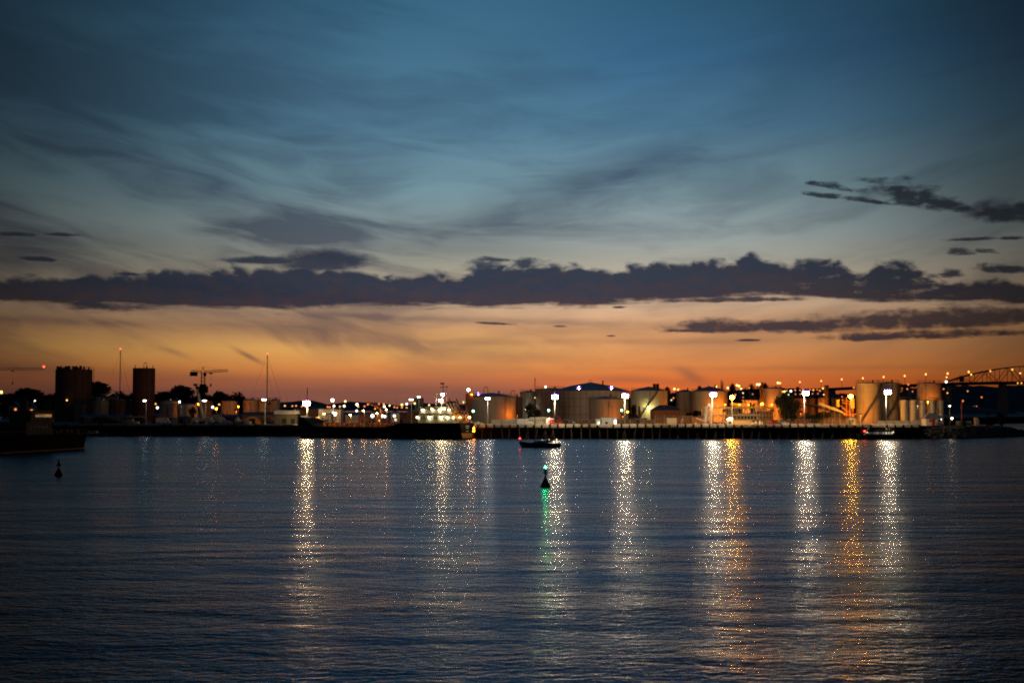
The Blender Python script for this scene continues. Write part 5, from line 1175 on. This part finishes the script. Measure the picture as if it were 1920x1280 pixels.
# ------------------------------------------------------------------ cranes
def lattice(m, a, b, w, n, r=.09, tri=False):
    a, b = Vector(a), Vector(b); d = (b - a); u = Vector((0, 1, 0)); v = d.normalized().cross(u)
    c = [u * w / 2 + v * w / 2, -u * w / 2 + v * w / 2, -u * w / 2 - v * w / 2, u * w / 2 - v * w / 2]
    if tri: c = [u * w / 2 - v * w / 2, -u * w / 2 - v * w / 2, v * w / 2]
    for q in c: m.tube(a + q, b + q, r, n=4)
    for i in range(n):
        p, s = a + d * i / n, a + d * (i + 1) / n
        for j in range(len(c)): m.tube(p + c[j], s + c[(j + 1) % len(c)], r * .6, n=3)
def tower_crane(px, pyj, Y, pxl, pxr, label, hookpx, lampx=None, cw=True):
    k = mpp(Y); h = Z(pyj, Y) - GZ; root = thing('tower_crane', (X(px, Y), Y, GZ), label, 'tower crane', 'tower cranes on the skyline')
    g = MB(); lattice(g, (0, 0, 0), (0, 0, h), 1.9, int(h / 2.2), .16); g.build('tower', M['dark'], root)
    g = MB(); lattice(g, (1, 0, h), ((pxr - px) * k, 0, h + .8), 1.3, 16, .13, True); g.build('jib', M['dark'], root)
    g = MB(); lattice(g, (-1, 0, h), ((pxl - px) * k, 0, h + .3), 1.2, 6, .13, True); g.build('counter_jib', M['dark'], root)
    MB().box(((pxl - px) * k + 1.5, 0, h - 1.2), (4.2, 1.6, 2.4)).build('counterweight', M['dark'], root)
    g = MB(); g.tube((-.8, 0, h), (0, 0, h + 3), .15, n=4); g.tube((.8, 0, h), (0, 0, h + 3), .15, n=4); g.tube((0, 0, h + 3), ((pxr - px) * k * .7, 0, h + 1.3), .06, n=3); g.tube((0, 0, h + 3), ((pxl - px) * k * .9, 0, h + .8), .06, n=3); g.build('apex', M['dark'], root)
    MB().box((1.2, -.9, h - 1.5), (1.5, 1.4, 2)).build('cab', M['dark'], root)
    hx = (hookpx - px) * k; g = MB(); g.box((hx, 0, h - .9), (1.8, 1.2, .6)); g.tube((hx, 0, h - 1), (hx, 0, h - 24 * k), .06, n=3); g.box((hx, 0, h - 25 * k), (.8, .6, 1.6)); g.build('hook_block', M['dark'], root)
    if lampx is not None: MB().ball(((lampx - px) * k, 0, h + 2.2), .7, 6, 4).build('aviation_lamp', E['redl'], root)
    return root
c = tower_crane(381.5, 697, 820, 359, 428, 'tower crane with a long level jib behind the leaning boom', 396)
g = MB(); kk = mpp(820); hh = Z(697, 820) - GZ
for (dx, dz, w) in ((-3, -38, 3), (2, -34, 4), (4, -32, 3), (0, -28, 3.4)): g.box((dx * kk, 0, hh + dz * kk), (w, 3, 3.2))
g.build('climbing_frame', M['dark'], c)
tower_crane(-60, 693, 1000, -90, 84, 'tower crane jib reaching in from the left edge with a red tip lamp', 25, 83)
def mobile_crane():
    Y = 522; k = mpp(Y); root = thing('mobile_crane', (X(381, Y), Y, GZ), 'mobile crane with a pale boom leaning left beside a second thin boom', 'mobile crane')
    def P(px, py, dy=0): v = at(px, py, Y); return (v.x - X(381, Y), dy, v.z - GZ)
    g = MB(); g.tube(P(381, 784), P(370, 733), .75, .5, 6); g.tube(P(370, 733), P(366.5, 722), .4, .3, 6); g.build('boom', M['cream'], root)
    g = MB(); g.tube(P(371, 785), P(369.5, 752), .2, n=6); g.build('second_boom', M['cream'], root)
    g = MB(); g.box(P(366.5, 721), (1.5, .8, .7)); g.box(P(370.5, 727), (1.2, .8, 1.2)); g.build('boom_head', M['dark'], root)
    g = MB(); g.box(P(377, 787.5), (6.5, 2.6, 1.3)); g.box(P(369, 785.5), (1.6, 2.4, 1.4)); g.build('chassis', M['cream'], root)
    MB().box(P(362.5, 788), (.8, 1, .8)).build('red_toolbox', M['red'], root)
    for i in range(4): MB().tube((P(366 + 6 * i, 790)[0], -1.4, .5), (P(366 + 6 * i, 790)[0], -1.0, .5), .5, n=12).build('wheel', M['rubber'], root)
mobile_crane()
def beacon():
    Y = 478; root = thing('harbour_beacon', (X(1801.5, Y), Y, GZ - .4), 'dark lattice beacon with a dim red head at the tip of the quay', 'beacon')
    h = Z(748, Y) - GZ; g = MB(); g.tube((0, 0, 0), (0, 0, h - 1.5), .34, .28, 8); g.build('column', M['rust'], root)
    MB().lathe([(1.2, 0), (1.0, 1.6), (.4, 2.0)], n=8).build('foot', M['dark'], root)
    g = MB(); g.add([(-.35, -.2, h - 1.5), (.5, -.2, h + .6), (.45, -.2, h - 1.7), (-.35, .2, h - 1.5), (.5, .2, h + .6), (.45, .2, h - 1.7)], [(0, 1, 2), (5, 4, 3), (0, 3, 4, 1), (1, 4, 5, 2), (2, 5, 3, 0)]); g.build('head', M['red'], root)
    MB().ball((.3, -.35, h - .2), .3, 6, 4).build('lamp', E['d'], root)
beacon()
for i, (px, py, w) in enumerate(((1826.5, 782, .45), (1830, 783, .5), (1833, 787, .35))):
    Y = 492; root = thing('mooring_post', (X(px, Y), Y, 3.0), ('left', 'middle', 'right')[i] + ' one of three pale timber posts on the rocky point', 'post', 'timber posts on the point')
    z = Z(py, Y) - 3.0; MB().tube((0, 0, 0), (0, 0, z), w * 1.1, w, 8).build('shaft', M['cream'], root); MB().lathe([(w * 1.1, z), (w * .4, z + .3)], n=8).build('cap', M['dark'], root)
g = thing('channel_post', (X(1851, 700), 700, 0), 'thin post standing in the water behind the rocky point', 'post'); MB().tube((0, 0, -1), (0, 0, Z(773, 700)), .35, n=6).build('shaft', M['dark'], g); MB().box((0, 0, Z(775, 700)), (1.1, .5, 1.0)).build('daymark', M['dark'], g)

# ------------------------------------------------------------------ trees
def crown_mesh(name, m, seed, nf=1500, wide=1.0, tall=1.0, lobes=9, palm=False, low=0.25):
    r = random.Random(seed); vs = []; fs = []; cl = []
    for i in range(lobes):
        a = r.uniform(0, 6.28); q = r.uniform(.1, .62); cl.append((math.cos(a) * q * wide, math.sin(a) * q, low + r.uniform(.1, .95 - low * .3) * tall * (1 - .35 * q), r.uniform(.2, .36)))
    for i in range(nf):
        c = r.choice(cl); th, ph = r.uniform(0, 6.28), math.acos(r.uniform(-1, 1)); q = c[3] * (r.random() ** .4) * (1.25 if r.random() < .08 else 1)
        p = Vector((c[0] + q * math.sin(ph) * math.cos(th), c[1] + q * math.sin(ph) * math.sin(th), c[2] + q * .8 * math.cos(ph)))
        s = r.uniform(.025, .06); u = Vector((r.uniform(-1, 1), r.uniform(-1, 1), r.uniform(-1, 1))).normalized(); w = u.orthogonal().normalized()
        k = len(vs); vs += [p - u * s, p + w * s * .6, p + u * s, p - w * s * .6]; fs.append((k, k + 1, k + 2, k + 3))
    me = bpy.data.meshes.new(name); me.from_pydata([tuple(v) for v in vs], [], fs); me.materials.append(m); return me
def trunk_mesh(seed):
    r = random.Random(seed); m = MB(); m.tube((0, 0, -.05), (0, 0, .5), .04, .028, 7)
    for i in range(6):
        a = r.uniform(0, 6.28); z = r.uniform(.22, .48); m.tube((0, 0, z), (math.cos(a) * .35, math.sin(a) * .35, z + r.uniform(.15, .4)), .018, .006, 5)
    return m
TR = []
for i in range(5):
    TR.append((crown_mesh('crown', M['leafd'], 20 + i, 3000, (1, 1.2, .8, 1.4, 1)[i], (1, .8, 1.15, .7, 1)[i], (9, 11, 7, 10, 6)[i], low=(.25, .2, .3, .15, .4)[i]), trunk_mesh(40 + i)))
tmesh = []
for c, t in TR:
    o = t.build('trunk', M['bark']); tmesh.append(o.data); bpy.data.objects.remove(o)
def tree(px, pytop, Y, kind, label, wpx, group=None, base=GZ, name='tree', cat='tree'):
    h = Z(pytop, Y) - base; x = X(px, Y); w = wpx * mpp(Y)
    root = thing(name, (x, Y, base), label, cat, group, rz=rnd.uniform(0, .6))
    c = bpy.data.objects.new('crown', TR[kind][0]); c.parent = root; COL.objects.link(c)
    t = bpy.data.objects.new('trunk', tmesh[kind]); t.parent = root; COL.objects.link(t)
    c.scale = (w / 1.5, w / 1.5, h * .88); t.scale = (w / 1.6, w / 1.6, h)
# left skyline trees
lt = [(10, 741, 30), (28, 740, 26), (48, 737, 30), (66, 739, 28), (84, 739, 26), (100, 742, 22), (118, 746, 20), (182, 727, 24), (198, 730, 26), (212, 735, 24), (228, 741, 22), (243, 744, 18), (256, 742, 20), (270, 739, 26), (288, 736, 26), (306, 738, 26), (322, 735, 24), (337, 733, 26), (352, 737, 24), (366, 738, 22), (381, 741, 20), (397, 743, 22), (412, 744, 18), (420, 742, 18), (434, 737, 24), (446, 745, 18), (460, 750, 18)]
lt.sort()
NUM = ('first second third fourth fifth sixth seventh eighth ninth tenth eleventh twelfth thirteenth fourteenth fifteenth sixteenth seventeenth eighteenth nineteenth twentieth twenty-first twenty-second twenty-third twenty-fourth twenty-fifth twenty-sixth twenty-seventh twenty-eighth twenty-ninth thirtieth').split()
for i, (px, py, w) in enumerate(lt):
    tree(px, py, 760 + 23 * (i % 4), i % 5, NUM[i] + ' dark tree from the left on the skyline', w * 2.7, 'dark trees on the left skyline')
# centre and right
tree(994, 758, 505, 0, 'dark leafy bush left of the plain brown tank', 24, name='bush', cat='bush'); tree(1008, 766, 500, 1, 'lower green bush above the cream office roof', 26, name='bush', cat='bush')
tree(1470, 741, 488, 0, 'large dark round tree right of the tall orange tank', 42); tree(1492, 748, 492, 1, 'lower right shoulder tree beside the large dark round tree', 38)
tree(1530, 762, 500, 3, 'low dark bush between the round tree and the sloping shed', 40, name='bush', cat='bush')
tree(1188, 757, 540, 1, 'dark rounded bush at the left foot of the yellow-lit tank', 20, name='bush', cat='bush')
tree(1300, 759, 545, 3, 'dark bush below the long pale tank', 24, name='bush', cat='bush')
tree(1412, 757, 520, 4, 'small spiky palm above the pipe building', 16, name='palm', cat='palm')
tree(362, 764, 535, 0, 'round dark shrub left of the crane foot', 16, name='bush', cat='bush')
tree(1875.5, 775, 520, 0, 'round dark bush on the rocky point', 22, base=2.6, name='bush', cat='bush'); tree(1854, 785, 515, 3, 'small low bush on the rocky point', 14, base=2.4, name='bush', cat='bush')
# wooded slope behind the right-hand tanks
tree_x = [(1225 + 12.2 * i, 733 - 3.2 * math.sin(i * .9) - (8 if 11 < i < 20 else 3 if i > 5 else 0) + (i % 3) * 1.6 + (4 if i > 21 else 0)) for i in range(27)]
for i, (px, py) in enumerate(tree_x):
    tree(px, py, 1280 + (i % 3) * 20, i % 5, NUM[i] + ' dark tree from the left on the wooded right-hand slope', 17, 'dark trees on the right-hand slope', base=6)
tree(1354, 716, 1270, 4, 'lone round-topped palm sticking up on the wooded slope', 6, base=8, name='palm', cat='palm')
for px, l in ((1226.5, 'left'), (1232.5, 'right')):
    Y = 1260; root = thing('apartment_block', (X(px, Y), Y, 5), l + ' of two dark blocks poking above the slope', 'building', 'two dark blocks on the slope'); h = Z(720.5, Y) - 5
    MB().box((0, 0, h / 2), (2.1, 6, h)).build('wall', M['dark'], root); MB().box((0, 0, h + .3), (2.4, 6.4, .4)).build('roof', M['dark'], root)
# houses on the slopes with lit windows
def house(px, py, Y, w, label, group, e='win', base=None):
    z = Z(py, Y); root = thing('house', (X(px, Y), Y, z - w * .5), label, 'house', group)
    MB().box((0, 0, 0), (w, w * .8, w * 1.0)).build('wall', M['cream'], root)
    MB().prism([(-w * .58, w * .5), (w * .58, w * .5), (0, w * .85)], -w * .45, w * .45).build('roof', M['roofd'], root)
    MB().box((w * .2, -w * .41, w * .1), (w * .22, .1, w * .22)).build('window', E[e], root)
hx = [(1256, 746), (1280, 738), (1312, 736), (1390, 733), (1408, 735), (1475, 736), (1488, 735), (1497, 735), (1507, 734.5), (1520, 734), (1530, 734), (1541, 736), (1575, 740), (1707, 730), (1390, 741)]
hx.sort()
for i, (px, py) in enumerate(hx): house(px, py, 1215, 4.2, NUM[i] + ' small house from the left on the right-hand slope', 'houses on the right-hand slope', 'd' if i % 3 else 'win')
hl = [(193, 744), (215, 744), (30, 760), (60, 762), (120, 755), (330, 751), (425, 757), (310, 757)]
hl.sort()
for i, (px, py) in enumerate(hl): house(px, py, 740, 5.0, NUM[i] + ' small house from the left behind the left-hand yards', 'houses behind the left-hand yards', 'd')
